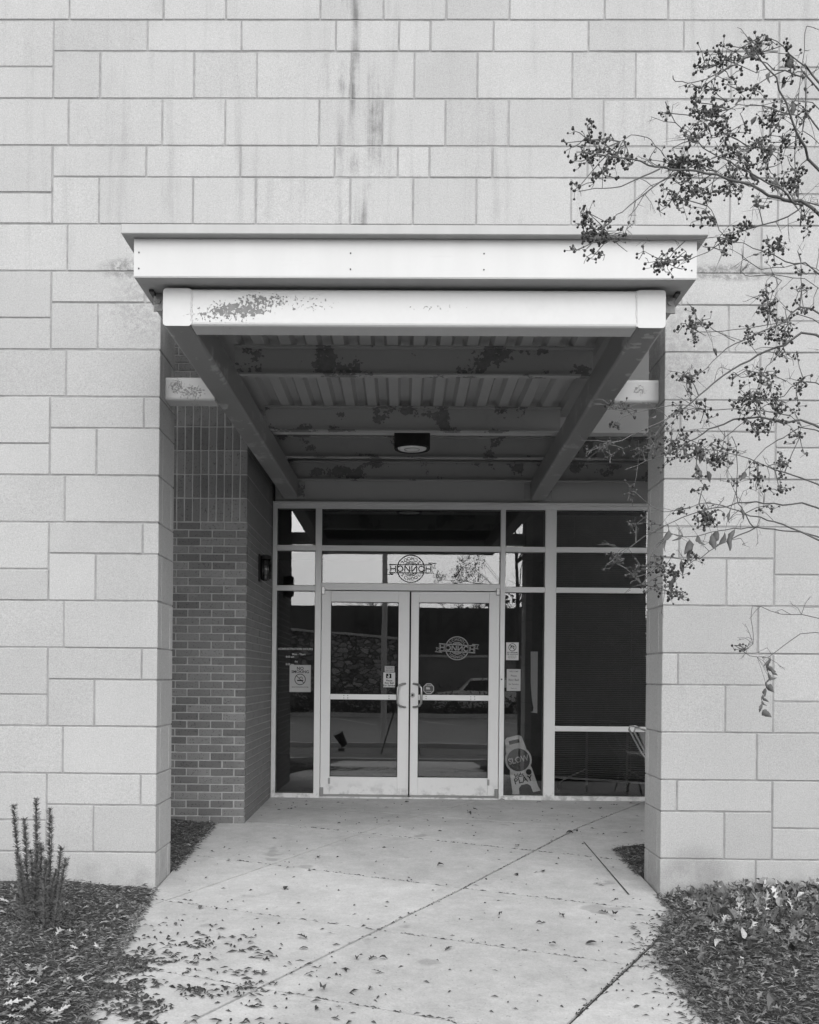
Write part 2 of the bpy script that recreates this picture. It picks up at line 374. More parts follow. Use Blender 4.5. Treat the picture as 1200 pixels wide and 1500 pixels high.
# convex pieces first
pieces = [[(-1.62, -.45), (1.615, -.45), (1.615, 0), (-1.62, 0)], [(-1.62, 0), (1.615, 0), (1.615, 1.25), (-1.62, 1.25)], [(-1.62, 1.25), (3.4, 1.25), (3.4, 1.945), (-1.62, 1.945)], [(-1.375, 1.945), (3.4, 1.945), (3.4, 3.66), (-1.375, 3.66)], [(-1.62, -4.6), (1.615, -4.6), (1.615, -.45), (-1.62, -.45)]]
cells = [(None, pieces)]
def split_cells(lines, d, polysets):
    res = []
    for key, polys in polysets:
        rest = polys
        bands = []
        for i, p in enumerate(lines):
            lo = [clip(q, p, d, 1) for q in rest]; hi = [clip(q, p, d, -1) for q in rest]
            bands.append([q for q in lo if len(q) > 2 and area(q) > 1e-4]); rest = [q for q in hi if len(q) > 2 and area(q) > 1e-4]
        bands.append(rest)
        for i, b in enumerate(bands):
            if b: res.append(((key, i), b))
    return res
cells = split_cells(Jl, Jd, cells)               # left side of each J first (keep=1 is left)
cells = split_cells(Cl[::-1], Cd, cells)         # upper side first
def gapclip(poly, lines, d, hw):
    """keep poly hw away from the joint lines"""
    for p in lines:
        nx, ny = -d[1], d[0]
        c = (sum(q[0] for q in poly)/len(poly), sum(q[1] for q in poly)/len(poly))
        side = 1 if (c[0]-p[0])*nx+(c[1]-p[1])*ny > 0 else -1
        poly = clip(poly, (p[0]+nx*hw*side, p[1]+ny*hw*side), d, side)
        if len(poly) < 3: return []
    return poly
for key, polys in cells:
    m = MB()
    for q in polys:
        q = gapclip(q, Cl, Cd, .006); q = gapclip(q, [Jl[0]], Jd, .006) if len(q) > 2 else []
        q = gapclip(q, [Jl[1], Jl[2]], Jd, .009) if len(q) > 2 else []
        if len(q) < 3 or area(q) < 2e-3: continue
        # border strip along the right bed has its own joint at x=1.41
        parts_ = [q]
        for r_ in parts_:
            m.slab(r_, lambda x, y: zg(y)-.09, lambda x, y: zg(y))
    if m.v: m.build('slab', 'concrete', pv, fix=True)
m = MB()
for q in pieces: m.slab(q, lambda x, y: zg(y)-.2, lambda x, y: zg(y)-.012)
m.build('joint_filler', 'joint_dirt', pv, fix=True)
# saw-cut of the border strip by the right pier
m = MB(); m.add([(1.405, 1.42, zg(1.42)+.002), (1.413, 1.42, zg(1.42)+.002), (1.433, .0, zg(0)+.002), (1.421, .0, zg(0)+.002)], [(3, 2, 1, 0)])
m.build('joint_filler', 'joint_dirt', pv)

def nz2(x, y): return math.sin(x*7.3+1.7*math.sin(y*5.1))*.5+math.sin(y*9.7+x*3.1)*.3+math.sin(x*23+y*17)*.2
def edgeL(y): return -1.63 if y > -.15 else (-1.63+(-.15-y)*.12)
def edgeR(y): return 1.62 if y > -.35 else max(1.62-(-.35-y)*.38, 1.30)
def bedz(x, y):
    e = abs(x)-abs(edgeL(y) if x < 0 else edgeR(y)); yy = min(y, 1.95)
    if e < 0: return zg(yy)-.05
    return zg(yy)+.003+min(e, .5)*.085+nz2(x, y)*.012*min(1, e/.12)
def bed(name, x0, x1, y0, y1, label_):
    m = MB(); nx, ny = int(abs(x1-x0)/.06), int((y1-y0)/.06)
    for j in range(ny+1):
        for i in range(nx+1):
            x = x0+(x1-x0)*i/nx; y = y0+(y1-y0)*j/ny; m.v.append((x, y, bedz(x, y)))
    for j in range(ny):
        for i in range(nx):
            a = j*(nx+1)+i; m.f.append((a, a+1, a+nx+2, a+nx+1))
    o = m.build(name, 'mulch_soil', smooth=True); tag(o, kind='structure'); return o
bed('mulch_bed', -4.2, -1.08, -4.6, 1.97, ''); bed('mulch_bed', 1.20, 4.2, -4.6, 1.27, '')

# ------------------------------------------------------------------ block facade
fw = empty('block_screen_wall', (0, 0, -.3), 'pale concrete block facade with two piers framing the recessed school entrance', 'wall')
J = .0095; TH = .092
def blk(x0, x1, y0, y1, z0, z1):
    g_ = J/2
    sx, sy, sz = (x1-x0), (y1-y0), (z1-z0)
    jy = random.uniform(-.0012, .0022)
    o = link('block', bevbox(sx, sy, sz, .0035, 'block', 'block'), 'block', fw, ((x0+x1)/2, (y0+y1)/2+jy, (z0+z1)/2))
    if y1-y0 < .1 and y0 == 0: o.scale = (1-random.uniform(-.0015, .003)/sx, 1, 1-random.uniform(-.0015, .0032)/sz)
    return o
# courses (z in inches) : A 12, B 8, C 12 going up from the base line 0 : C(0-12) B(12-20) A(20-32)
rows = [('A', -12, 0)]
z = 0
while z < 236:
    rows += [('C', z, z+12), ('B', z+12, z+20), ('A', z+20, z+32)]; z += 32
TOPZ = rows[-1][2]
WL, WR = -64, 128+64           # wall extent (inches from the left pier corner)
nblk = 0
def span(kind, lo, hi, opening):
    """joint positions in inches from the left pier corner"""
    if kind == 'A': mid = [-64, -48, -24, 0, 16, 40, 56, 72, 88, 112, 128, 152, 176, 192]
    elif kind == 'B': mid = [-28, -4, 20, 44, 60, 68, 84, 108, 132, 156]
    else: mid = [-28, -16, 8, 24, 48, 64, 80, 104, 120, 144, 156]
    if opening:
        if kind == 'A': mid = [-64, -48, -24, 0, None, 128, 152, 176, 192]
        elif kind == 'B': mid = [-28, -4, 0, None, 128, 132, 156]
        else: mid = [-28, -16, 0, None, 128, 144, 156]
    return mid
OPEN_TOP = 140
for kind, z0, z1 in rows:
    if z0 < -12: continue
    op = z0 < OPEN_TOP; mid = span(kind, WL, WR, op)
    gz = J/2/I_
    for a, b in zip(mid[:-1], mid[1:]):
        if a is None or b is None: continue
        # blocks against the pier inner edges are 3.6 in thick unless the return piece is in row B
        d = TH
        if op and kind == 'B' and (a, b) in ((-4, 0), (128, 132)): d = 12*I_
        ga = 0 if (op and a == 128) else J/2; gb = 0 if (op and b == 0) else J/2
        blk(XL+a*I_+ga, XL+b*I_-gb, 0, d, z0*I_+J/2, z1*I_-J/2); nblk += 1
    # outer strips beyond the -28 / 156 joints: 12+8 swapped against 8+12
    if kind == 'C':
        for (a, b) in ((-64, -52), (-52, -28), (156, 180), (180, 192)):
            zz0 = z0*I_; blk(XL+a*I_+J/2, XL+b*I_-J/2, 0, TH, zz0+J/2, zz0+8*I_-J/2); blk(XL+a*I_+J/2, XL+b*I_-J/2, 0, TH, zz0+8*I_+J/2, zz0+20*I_-J/2); nblk += 2
    # inner faces of the piers
    if op and z0 < 150:
        for s_, xc in ((1, XL), (-1, XR)):
            x_out, x_in = xc, xc-s_*TH
            lo, hi = min(x_out, x_in), max(x_out, x_in)
            lo = lo+.0015 if s_ < 0 else lo; hi = hi-.0015 if s_ > 0 else hi
            if kind == 'B': ys = [(12*I_+J, 16*I_)]
            elif kind == 'A': ys = [(TH+J, 12.6*I_), (12.6*I_+J, 16*I_)]
            else: ys = [(TH+J, 16*I_)]
            for (ya, yb) in ys: blk(lo, hi, ya, yb, z0*I_+J/2, z1*I_-J/2); nblk += 1
m = MB(); zb, zt = -.55, TOPZ*I_
m.box((XL-64*I_, .006, zb), (XL-.006, 16*I_-.006, OPEN_TOP*I_)); m.box((XR+.006, .006, zb), (XR+64*I_, 16*I_-.006, OPEN_TOP*I_))
m.box((XL-64*I_, .006, OPEN_TOP*I_+.001), (XR+64*I_, 16*I_-.006, zt))
m.build('mortar', 'block_mortar', fw)

# ------------------------------------------------------------------ brick wall
bx = -1.375
bwll = empty('brick_wall', (bx, BY, -.3), 'dark brick side wall with upright brick band behind the left pier', 'wall')
BL, BC = .2032, .2032/3; BJ = .010
bt = 2.457; ncourse = 39
def brick(x0, x1, z0, z1, y=BY):
    o = link('brick', bevbox(x1-x0-BJ, .05, z1-z0-BJ, .0025, 'brick', 'brick'), 'brick', bwll, ((x0+x1)/2, y+.025+random.uniform(-.0015, .002), (z0+z1)/2+random.uniform(-.001, .001)))
    o.scale = (1-random.uniform(-.001, .004)/(x1-x0), 1, 1-random.uniform(-.001, .003)/(z1-z0)); o.rotation_euler.y = random.gauss(0, .004)
rest = MB()
XB0 = -2.2
def rbrick(a, b, mb):
    mb.box(a, b)
for c in range(ncourse):
    z1 = bt-c*BC; z0 = z1-BC; x = bx+BJ*.9
    first = BL if c % 2 == 0 else BL/2
    while x > XB0+.06:
        ww = first; first = BL
        brick(x-ww, x, z0, z1); x -= ww
    while x > -3.1: rbrick((x-BL+BJ/2, BY, z0+BJ/2), (x-BJ/2, BY+.05, z1-BJ/2), rest); x -= BL
for rr in range(6):
    z0 = bt+rr*BL; x = bx+BJ*.9-.004
    while x > XB0+.05:
        brick(x-BC, x, z0, z0+BL, BY+.002); x -= BC
for c in range(8):
    z0 = bt+6*BL+c*BC; x = bx+BJ*.9; first = BL if c % 2 else BL/2
    while x > XB0+.06:
        ww = first; first = BL; brick(x-ww, x, z0, z0+BC); x -= ww
# the receding return towards the door
for c in range(ncourse):
    z1 = bt-c*BC; z0 = z1-BC; y = BY+.052 if c % 2 == 0 else BY+.052+BL/2
    if c % 2: rbrick((bx-.05, BY+.052, z0+BJ/2), (bx, BY+.052+BL/2-BJ, z1-BJ/2), rest)
    while y < DY-.05:
        rbrick((bx-.05, y, z0+BJ/2), (bx+random.uniform(-.001, .001), min(y+BL-BJ, DY), z1-BJ/2), rest); y += BL
for rr in range(4):
    z0 = bt+rr*BL; y = BY+.052
    while y < DY-.03: rbrick((bx-.05, y, z0+BJ/2), (bx-.002, y+BC-BJ, z0+BL-BJ/2), rest); y += BC
tag(rest.build('brick_courses', 'brick', bwll), kind='stuff')
m = MB(); m.box((-3.1, BY+.006, -.5), (bx-.006, 3.9, 5.2)); m.build('mortar', 'brick_mortar', bwll)

# ------------------------------------------------------------------ bulkhead + recess ceiling + building shell
bh = MB(); bh.box((bx+.012, BY, 3.237), (3.4, BY+.12, 5.2)); tag(bh.build('bulkhead_wall', 'bulkhead_paint'), 'pale painted bulkhead wall above the recess behind the canopy', 'wall')
sh = MB(); sh.box((bx+.02, DY+.02, 2.928), (3.4, DY+.2, 3.9)); o = sh.build('header_panel', 'bulkhead_paint'); tag(o, 'plain flat panel above the storefront frame', 'wall')
rm = empty('interior_room', (0, 6, -.1), 'dark lobby seen dimly behind the entrance glass', 'room')
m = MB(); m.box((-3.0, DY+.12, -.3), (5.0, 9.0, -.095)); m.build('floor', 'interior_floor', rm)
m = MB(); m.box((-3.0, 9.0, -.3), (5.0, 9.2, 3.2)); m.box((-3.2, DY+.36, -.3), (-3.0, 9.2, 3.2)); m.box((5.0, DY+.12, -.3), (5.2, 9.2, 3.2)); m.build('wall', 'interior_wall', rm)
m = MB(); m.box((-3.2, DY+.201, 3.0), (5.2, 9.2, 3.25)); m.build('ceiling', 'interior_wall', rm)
m = MB(); m.box((3.4, BY+.1, -.5), (3.7, DY+.6, 5.2)); tag(m.build('end_wall', 'bulkhead_paint'), 'recess end wall hidden behind the right pier', 'wall')

# ------------------------------------------------------------------ canopy
cn = empty('entrance_canopy', (0, -1.1, 3.0), 'projecting steel entrance canopy with white fascia and peeling paint', 'canopy')
FZ0, FZ1 = 3.222, 3.418; FYY = -1.2; FH = 1.456
m = MB(); m.box((-FH, FYY, FZ0), (FH, FYY+.03, FZ1)); m.box((-FH, FYY+.031, FZ0), (-FH+.03, .0-.004, FZ1)); m.box((FH-.03, FYY+.031, FZ0), (FH, -.004, FZ1)); m.build('fascia', 'fascia_paint', cn)
for x in (-1.43, -.33, .36, 1.43):
    for z in (3.262, 3.345): m = MB(); m.lathe((x, FYY-.003, z), [(.004, 0), (.004, .004)], 8, 'y'); m.build('screw', 'dark_metal', cn)
m = MB(); m.box((-FH-.055, FYY-.05, FZ1+.002), (FH+.045, -.003, FZ1+.052)); o = m.build('cap_flashing', 'flashing', cn); bevel_obj(o, .004, 1)
m = MB(); m.box((-FH+.002, FYY+.001, FZ0-.006), (FH-.002, -.96, FZ0-.001)); 
m.box((-FH+.002, -.959, FZ0-.006), (-1.38, -.004, FZ0-.001)); m.box((1.38, -.959, FZ0-.006), (FH-.002, -.004, FZ0-.001)); m.build('soffit_trim', 'flashing', cn)
# channel behind the soffit, seen as a dark strip at the canopy corners
for s_ in (-1, 1):
    m = MB(); m.box((s_*1.405-.012, -1.05, FZ0-.02), (s_*1.405+.012, -.02, FZ0-.008)); m.build('drip_channel', 'dark_metal', cn)
    m = MB(); m.box((s_*1.375-.03, -1.0, 3.12), (s_*1.375+.03, -.985, 3.214)); p_ = m.build('angle_bracket', 'side_beam_shaded_paint', cn)
    m = MB(); m.lathe((s_*1.378, -1.008, 3.17), [(.014, 0), (.014, .009)], 6, 'y'); m.build('bolt', 'side_beam_shaded_paint', p_)
def lerp(a, b, t): return a+(b-a)*t
# side beams: front outer +-1.327 at y=-1.1, rear a touch right
beams = []
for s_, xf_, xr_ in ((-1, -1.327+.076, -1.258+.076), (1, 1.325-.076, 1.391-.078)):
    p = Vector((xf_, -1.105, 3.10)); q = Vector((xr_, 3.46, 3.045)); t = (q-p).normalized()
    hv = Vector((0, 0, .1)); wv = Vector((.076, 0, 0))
    m = MB(); m.bar(p+t*.005, q, wv, hv, .018); o = m.build('side_beam', 'side_beam_shaded_paint', cn, fix=True); beams.append((p, q))
    for pl in o.data.polygons: pl.use_smooth = len(pl.vertices) == 4 and False
    m = MB(); m.bar(p-t*.001, p+t*.006, wv*.997, hv*.997, .018); m.build('end_plate', 'front_beam_paint', cn, fix=True)
    m = MB(); m.box((q.x-.14, q.y+.005, 2.945), (q.x+.14, q.y+.02, 3.112)); ep = m.build('wall_plate', 'purlin_shaded_paint', cn)
    for bx_ in (-.115, .115):
        for bz in (2.985, 3.06):
            m = MB(); m.lathe((q.x+bx_, q.y-.004, bz), [(.013, 0), (.013, .009)], 6, 'y'); m.build('bolt', 'purlin_shaded_paint', ep)
# front beam between them
m = MB(); m.bar((-1.176, -1.03, 3.1), (1.172, -1.03, 3.1), (0, .075, 0), (0, 0, .0985), .018); m.build('front_beam', 'front_beam_paint', cn, fix=True)
# weld beads
for x in (-1.175, 1.172):
    m = MB(); pts = [(x+random.uniform(-.003, .003), -1.106, 3.004+i*.0065) for i in range(30)]; m.tube(pts, [random.uniform(.003, .006) for _ in pts], 5); m.build('weld_bead', 'front_beam_paint', cn, smooth=True)
# stub brackets to the piers
for s_, x0, x1 in ((-1, XL-.0, -1.300), (1, 1.338, XR+.0)):
    m = MB(); m.bar((x0, .22, 3.046), (x1, .22, 3.046), (0, .078, 0), (0, 0, .077), .018); m.build('stub_beam', 'stub_paint', cn, fix=True)
# purlins: channel with the flange towards the street
def purlin(x0, x1, y, z0, z1, name='purlin'):
    m = MB(); m.box((x0, y, z0+.0125), (x1, y+.012, z1-.0125)); m.box((x0, y-.045, z0), (x1, y+.012, z0+.012)); m.box((x0, y-.045, z1-.012), (x1, y+.012, z1)); return m.build(name, 'purlin_shaded_paint', cn)
purlin(-1.19, 1.22, .28, 3.172, 3.369); purlin(-1.19, 1.24, 1.70, 3.165, 3.369)
purlin(-1.36, 3.38, 2.66, 3.169, 3.369); purlin(-1.36, 3.38, 3.40, 3.115, 3.305)
# corrugated roof deck, flutes running front to back
def deck(x0, x1, y0, y1, z):
    m = MB(); P = .178; prof = []; x = x0
    while x < x1:
        prof += [(x, z), (x+.072, z), (x+.094, z+.045), (x+.156, z+.045)]; x += P
    n = len(prof); vs = []
    for y in (y0, y1): vs += [(a, y, b) for a, b in prof]+[(a, y, b+.004) for a, b in prof]
    fs = []
    for i in range(n-1):
        fs += [(i, i+1, 2*n+i+1, 2*n+i), (n+i+1, n+i, 3*n+i, 3*n+i+1), (i+1, i, n+i, n+i+1), (2*n+i, 2*n+i+1, 3*n+i+1, 3*n+i)]
    m.add(vs, fs); return m.build('roof_deck', 'deck_shaded_paint', cn)
deck(-1.41, 1.36, -1.16, BY-.004, 3.371); deck(-1.37, 3.2, BY+.125, DY+.01, 3.371)
m = MB(); m.box((-1.42, -1.165, 3.42), (1.42, -.003, 3.4395)); m.box((-1.42, -.002, 3.4202), (1.42, BY-.003, 3.437)); m.box((-1.37, BY+.122, 3.4204), (3.38, DY+.018, 3.436)); m.build('roof_board', 'dark_metal', cn)

# ------------------------------------------------------------------ lamps
lx, ly, lz = .026, 2.0, 3.094
lp = empty('ceiling_light', (lx, ly, lz), 'black drum ceiling light with round lens under the canopy', 'lamp')
m = MB(); m.lathe((lx, ly, lz), [(.126, .018), (.126, .012), (.148, 0), (.153, .012), (.153, .168), (.15, .175)], 40); m.build('drum_housing', 'lamp_black', lp, smooth=False)
m = MB(); m.tube([(lx, ly, lz+.17), (lx, ly, 3.37)], .03, 10); m.build('stem', 'lamp_black', lp)
m = MB(); m.lathe((lx, ly, lz), [(.1, .004), (.12, .006), (.124, .0135)], 32); m.build('lens', 'interior_panel', lp)
m = MB(); m.lathe((lx, ly, lz-.002), [(.06, .004), (.064, .0), (.068, .004)], 32, cap=False); m.build('lens_ring', 'brushed_steel', lp)
wx, wy, wz = bx, 2.66, 2.14
wl = empty('wall_lantern', (wx, wy, wz), 'dark wall lantern with clear glass on the brick return', 'lamp')
m = MB(); m.box((wx+.001, wy-.055, wz-.12), (wx+.015, wy+.055, wz+.13)); m.build('backplate', 'lamp_black', wl)
m = MB(); m.lathe((wx+.06, wy, wz+.09), [(.052, 0), (.05, .03), (.015, .042)], 20); m.box((wx+.0155, wy-.02, wz+.09), (wx+.03, wy+.02, wz+.12)); m.build('cap', 'lamp_black', wl, fix=True)
m = MB(); m.lathe((wx+.06, wy, wz-.11), [(.026, 0), (.046, .02), (.05, .1), (.047, .198)], 20); m.build('glass_shade', 'smoky_glass', wl, smooth=True, fix=True)
m = MB()
for a_ in range(0, 360, 60): m.tube([(wx+.06+.05*math.cos(R(a_)), wy+.05*math.sin(R(a_)), wz-.10), (wx+.06+.053*math.cos(R(a_)), wy+.053*math.sin(R(a_)), wz+.09)], .003, 5)
m.build('cage', 'lamp_black', wl)
m = MB(); m.lathe((wx+.06, wy, wz-.05), [(.014, 0), (.02, .04), (.01, .08)], 14); m.build('bulb', 'paper_dull', wl, smooth=True, fix=True)

# ------------------------------------------------------------------ storefront
FY0, FY1 = DY-.02, DY+.10
sf = empty('storefront_frame', (0, DY, -.09), 'pale aluminium storefront frame with sidelights and transoms around the doors', 'window frame')
def mem(name, x0, x1, z0, z1, y0=FY0, y1=FY1):
    m = MB(); m.box((x0, y0, z0), (x1, y1, z1)); o = m.build(name, 'aluminium', sf); bevel_obj(o, .003, 1); return o
XE = 3.38
for (x0, x1) in ((bx+.004, -1.328), (-.935, -.872), (.949, .998), (1.401, 1.515), (3.3, XE)): mem('mullion', x0, x1, -.09, 2.86)
mem('head', bx+.004, XE, 2.8605, 2.898); mem('head', bx+.004, XE, 2.8985, 2.927, FY0-.02)
segs = [(-1.328, -.935), (-.872, .949), (.998, 1.401), (1.515, 3.3)]
for i, (x0, x1) in enumerate(segs):
    e = .0006
    mem('transom_bar', x0+e, x1-e, 2.43, 2.484, FY0+.002)
    if i == 1: mem('transom_bar', x0+e, x1-e, 2.03, 2.10, FY0+.002)
    else:
        mem('transom_bar', x0+e, x1-e, 2.02, 2.074, FY0+.002); mem('sill', x0+e, x1-e, -.09, -.046, FY0+.002)
mem('transom_bar', 1.5156, 3.2994, .612, .666, FY0+.002)
mem('threshold', -.871, .948, -.095, -.073, FY0+.01, FY1)
def pane(x0, x1, z0, z1, y=DY+.03, par=None):
    m = MB(); m.box((x0-.008, y, z0-.008), (x1+.008, y+.006, z1+.008)); o = m.build('glass_pane', 'window_glass', par or sf)
    # black glazing gasket
    m = MB(); gk = .006
    for a, b, c, d in ((x0, x1, z1-gk, z1), (x0, x1, z0, z0+gk), (x0, x0+gk, z0+gk, z1-gk), (x1-gk, x1, z0+gk, z1-gk)): m.box((a, y-.006, c), (b, y-.0005, d))
    m.build('gasket', 'rubber', o); return o
for i, (x0, x1) in enumerate(segs):
    pane(x0, x1, 2.484, 2.8605)
    if i == 1: pane(x0, x1, 2.10, 2.43)
    else:
        pane(x0, x1, 2.074, 2.43)
        if i == 3: pane(x0, x1, .666, 2.02); pane(x0, x1, -.046, .612)
        else: pane(x0, x1, -.046, 2.02)
# doors
def door(x0, x1, meet_right, label):
    d = empty('glass_door', ((x0+x1)/2, DY, -.07), label, 'door', 'pair of glass entrance doors')
    y0, y1 = DY-.012, DY+.033
    gx0, gx1 = (x0+.095, x1-.112) if meet_right else (x0+.080, x1-.105)
    def part(nm, a, b, c, e_, yy0=y0, yy1=y1, mt='aluminium'):
        m = MB(); m.box((a, yy0, c), (b, yy1, e_)); o = m.build(nm, mt, d); bevel_obj(o, .003, 1); return o
    part('stile', x0, gx0, -.066, 2.022); part('stile', gx1, x1, -.066, 2.022)
    part('rail', gx0+.0005, gx1-.0005, 1.91, 2.021, y0+.001); part('bottom_rail', gx0+.0005, gx1-.0005, -.065, .128, y0+.001)
    part('sweep', x0+.004, x1-.004, -.072, -.05, y0-.006, y0-.0005, 'brushed_steel')
    pane(gx0, gx1, .128, 1.91, DY+.008, d)
    bar_ = part('push_bar', gx0+.0005, gx1-.0005, .915, .97, y0-.008, y0+.012)
    m = MB()
    for xx in ((gx0+.14, gx0+.18, gx1-.09) if meet_right else (gx0+.08, gx1-.14, gx1-.18)):
        for zz in (.931, .954): m.lathe((xx, y0-.0095, zz), [(.0045, 0), (.0045, .002)], 8, 'y')
    m.build('rivet', 'dark_metal', bar_)
    # pull handle: bent round bar
    hx = x1-.035 if meet_right else x0+.03; s_ = -1 if meet_right else 1; off = .08
    pts = []
    for a, yy, zz in ((0, 0, 1.082), (.03, -.03, 1.078), (.06, -.05, 1.066), (.08, -.055, 1.04), (.082, -.055, .96), (.08, -.055, .885), (.06, -.05, .859), (.03, -.03, .847), (0, 0, .843)):
        pts.append((hx+s_*a, y0+yy, zz))
    m = MB(); m.tube(pts, .0115, 10); m.build('pull_handle', 'brushed_steel', d, smooth=True)
    # pivots
    px_ = x0-.002 if meet_right else x1-.036
    for zz in ((-.072, .02), (1.985, 2.06)):
        m = MB(); m.box((px_, y0-.02, zz[0]), (px_+.036, y0-.001, zz[1])); pvt = m.build('pivot', 'brushed_steel', d); bevel_obj(pvt, .004, 1)
    m = MB(); kx = gx0-.015 if meet_right else gx1-.005; m.box((kx, y0-.004, .055), (kx+.022, y0-.001, .115)); m.build('door_tag', 'brushed_steel', d)
    if not meet_right:
        m = MB(); m.lathe((x0+.022, y0-.009, .966), [(.024, .0), (.026, .004), (.026, .009)], 20, 'y'); lk = m.build('lock_cylinder', 'brushed_steel', d)
        m = MB(); m.lathe((x0+.022, y0-.0115, .966), [(.011, .0), (.013, .003)], 12, 'y'); m.build('keyway', 'dark_metal', lk)
    return d
dl = door(-.867, .030, True, 'left glass door leaf carrying a bell notice above its push bar')
dr = door(.045, .944, False, 'right glass door leaf carrying a school emblem and octagon sticker')
# weatherstrip between leaves
m = MB(); m.box((.0305, DY+.012, -.06), (.0445, DY+.026, 2.02)); m.build('astragal', 'rubber', sf)
# intercom button on the right jamb
m = MB(); m.box((.955, FY0-.006, 1.10), (.985, FY0-.0005, 1.18)); o = m.build('bell_button', 'aluminium', sf)
m = MB(); m.lathe((.97, FY0-.009, 1.135), [(.007, 0), (.008, .003)], 12, 'y'); m.build('button', 'dark_metal', o)

# ------------------------------------------------------------------ emblems and notices
def emblem(name, cx, cz, r, Y, top_up, label, tilt=0, mt='vinyl_grey'):
    ln = .0078; m = MB(); rr = r
    xs = r*1.72
    m.ribbon(circ(cx, cz, rr, 48), ln*1.3, Y, True)
    bh_ = r*.30
    def band(rad, hw):   # circle interrupted by the banner
        a = math.degrees(math.asin(min(1, bh_/rad)))
        m.ribbon(circ(cx, cz, rad, 20, a, 180-a), ln, Y); m.ribbon(circ(cx, cz, rad, 20, 180+a, 360-a), ln, Y)
    band(r*.52, bh_); band(r*.42, bh_)
    L, T = 1.58*r, bh_
    m.ribbon([(cx-L, cz-T), (cx+L, cz-T), (cx+L, cz+T), (cx-L, cz+T)], ln*1.3, Y, True)
    # ribbon tails
    for s_ in (1, -1):
        o_ = lambda a, b: (cx+s_*a*r, cz+s_*b*r)
        m.ribbon([o_(1.30, .30), o_(1.30, .44), o_(1.88, .40), o_(1.72, .22), o_(1.84, .04), o_(1.60, .10)], ln, Y)
        m.ribbon([o_(1.30, .44), o_(1.58, .30)], ln, Y)
    # banner letters
    h = bh_*.72; wl_ = r*.36; x = cx-2.5*r*.5
    def H(x): m.ribbon([(x-wl_/2, cz-h), (x-wl_/2, cz+h)], ln*1.4, Y); m.ribbon([(x+wl_/2, cz-h), (x+wl_/2, cz+h)], ln*1.4, Y); m.ribbon([(x-wl_/2, cz), (x+wl_/2, cz)], ln*1.4, Y)
    def A(x, s_): m.ribbon(circ(x, cz, h*.92, 22), ln*1.4, Y, True); m.ribbon([(x+s_*h*.95, cz-h), (x+s_*h*.95, cz+h)], ln*1.4, Y)
    def Nn(x, s_): m.ribbon([(x-wl_/2, cz-h), (x-wl_/2, cz+h)], ln*1.4, Y); m.ribbon([(x+wl_/2, cz-h), (x+wl_/2, cz+h)], ln*1.4, Y); m.ribbon([(x-s_*wl_/2, cz+h), (x+s_*wl_/2, cz-h)], ln*1.4, Y)
    st_ = r*.52
    H(cx-2.5*st_); A(cx-1.5*st_, -1); Nn(cx-.5*st_, 1); Nn(cx+.5*st_, -1); A(cx+1.5*st_, 1); H(cx+2.5*st_)
    # SCHOOL on the arcs: one arc upright, the other turned half round
    rad = r*.76
    for half in (0, 1):
        for i, ch in enumerate('SCHOOL'):
            if top_up: a = 90+(2.5-i)*21; rot = R(a-90)
            else: a = 270-(2.5-i)*21; rot = R(a-270)
            if half: a += 180; rot += math.pi
            put_text(m, ch, r*.34, cx+rad*math.cos(R(a)), cz+rad*math.sin(R(a)), Y, rot)
    if tilt:
        c, s_ = math.cos(tilt), math.sin(tilt); m.v = [(cx+c*(x-cx)-s_*(z-cz), y, cz+s_*(x-cx)+c*(z-cz)) for x, y, z in m.v]
    o = m.build(name, mt); return tag(o, label, 'emblem')
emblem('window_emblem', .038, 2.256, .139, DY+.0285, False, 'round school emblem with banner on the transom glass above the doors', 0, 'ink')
emblem('door_emblem', .517, 1.447, .117, DY+.0065, True, 'round school emblem with banner on the right door glass', R(-3))
def sheet(name, x0, x1, z0, z1, Y, label, mat='paper', cat='notice', th=.0012, rot=0):
    e_ = empty(name, ((x0+x1)/2, Y, z0), label, cat); m = MB(); m.box((x0, Y, z0), (x1, Y+th, z1)); m.build('sheet', mat, e_); return e_
GI = DY+.0362                                  # just inside the fixed panes
# office hours lettering
hl = empty('hours_lettering', (-1.13, DY+.028, 1.25), 'small white office hours lettering on the left sidelight', 'lettering'); Y_ = DY+.0285
for t_, z_, x_, y_ in (('ADMINISTRATION HOURS', .030, -1.135, 1.425), ('Mon - Thurs', .027, -1.10, 1.372), ('8:00 am', .027, -1.19, 1.345), ('Fri', .027, -1.125, 1.295), ('8:00 am', .027, -1.19, 1.268)):
    m = MB(); put_text(m, t_, z_, x_, y_, Y_); m.build('text_line', 'vinyl_white', hl)
#put_text(m, 'ADMINISTRATION HOURS', .030, -1.135, 1.425, Y_); put_text(m, 'Mon - Thurs', .027, -1.10, 1.372, Y_); put_text(m, '8:00 am', .027, -1.19, 1.345, Y_, 0); put_text(m, 'Fri', .027, -1.125, 1.295, Y_); put_text(m, '8:00 am', .027, -1.19, 1.268, Y_)
# no smoking
s1 = sheet('no_smoking_sign', -1.192, -.975, .986, 1.262, DY+.0265, 'grey no smoking notice on the left sidelight', 'paper_dull', 'sign'); Y_ = DY+.0258
m = MB(); put_text(m, 'NO', .045, -1.084, 1.226, Y_); put_text(m, 'SMOKING', .040, -1.084, 1.192, Y_, sx=1.0)
m.ribbon(circ(-1.084, 1.115, .054, 40), .007, Y_, True); m.ribbon([(-1.122, 1.152), (-1.046, 1.078)], .006, Y_)
m.add([(-1.115, Y_-.0003, 1.098), (-1.052, Y_-.0003, 1.098), (-1.052, Y_-.0003, 1.110), (-1.115, Y_-.0003, 1.110)], [(0, 1, 2, 3)])
m.ribbon([(-1.066, 1.118), (-1.06, 1.13), (-1.07, 1.142), (-1.082, 1.138), (-1.092, 1.128)], .006, Y_)
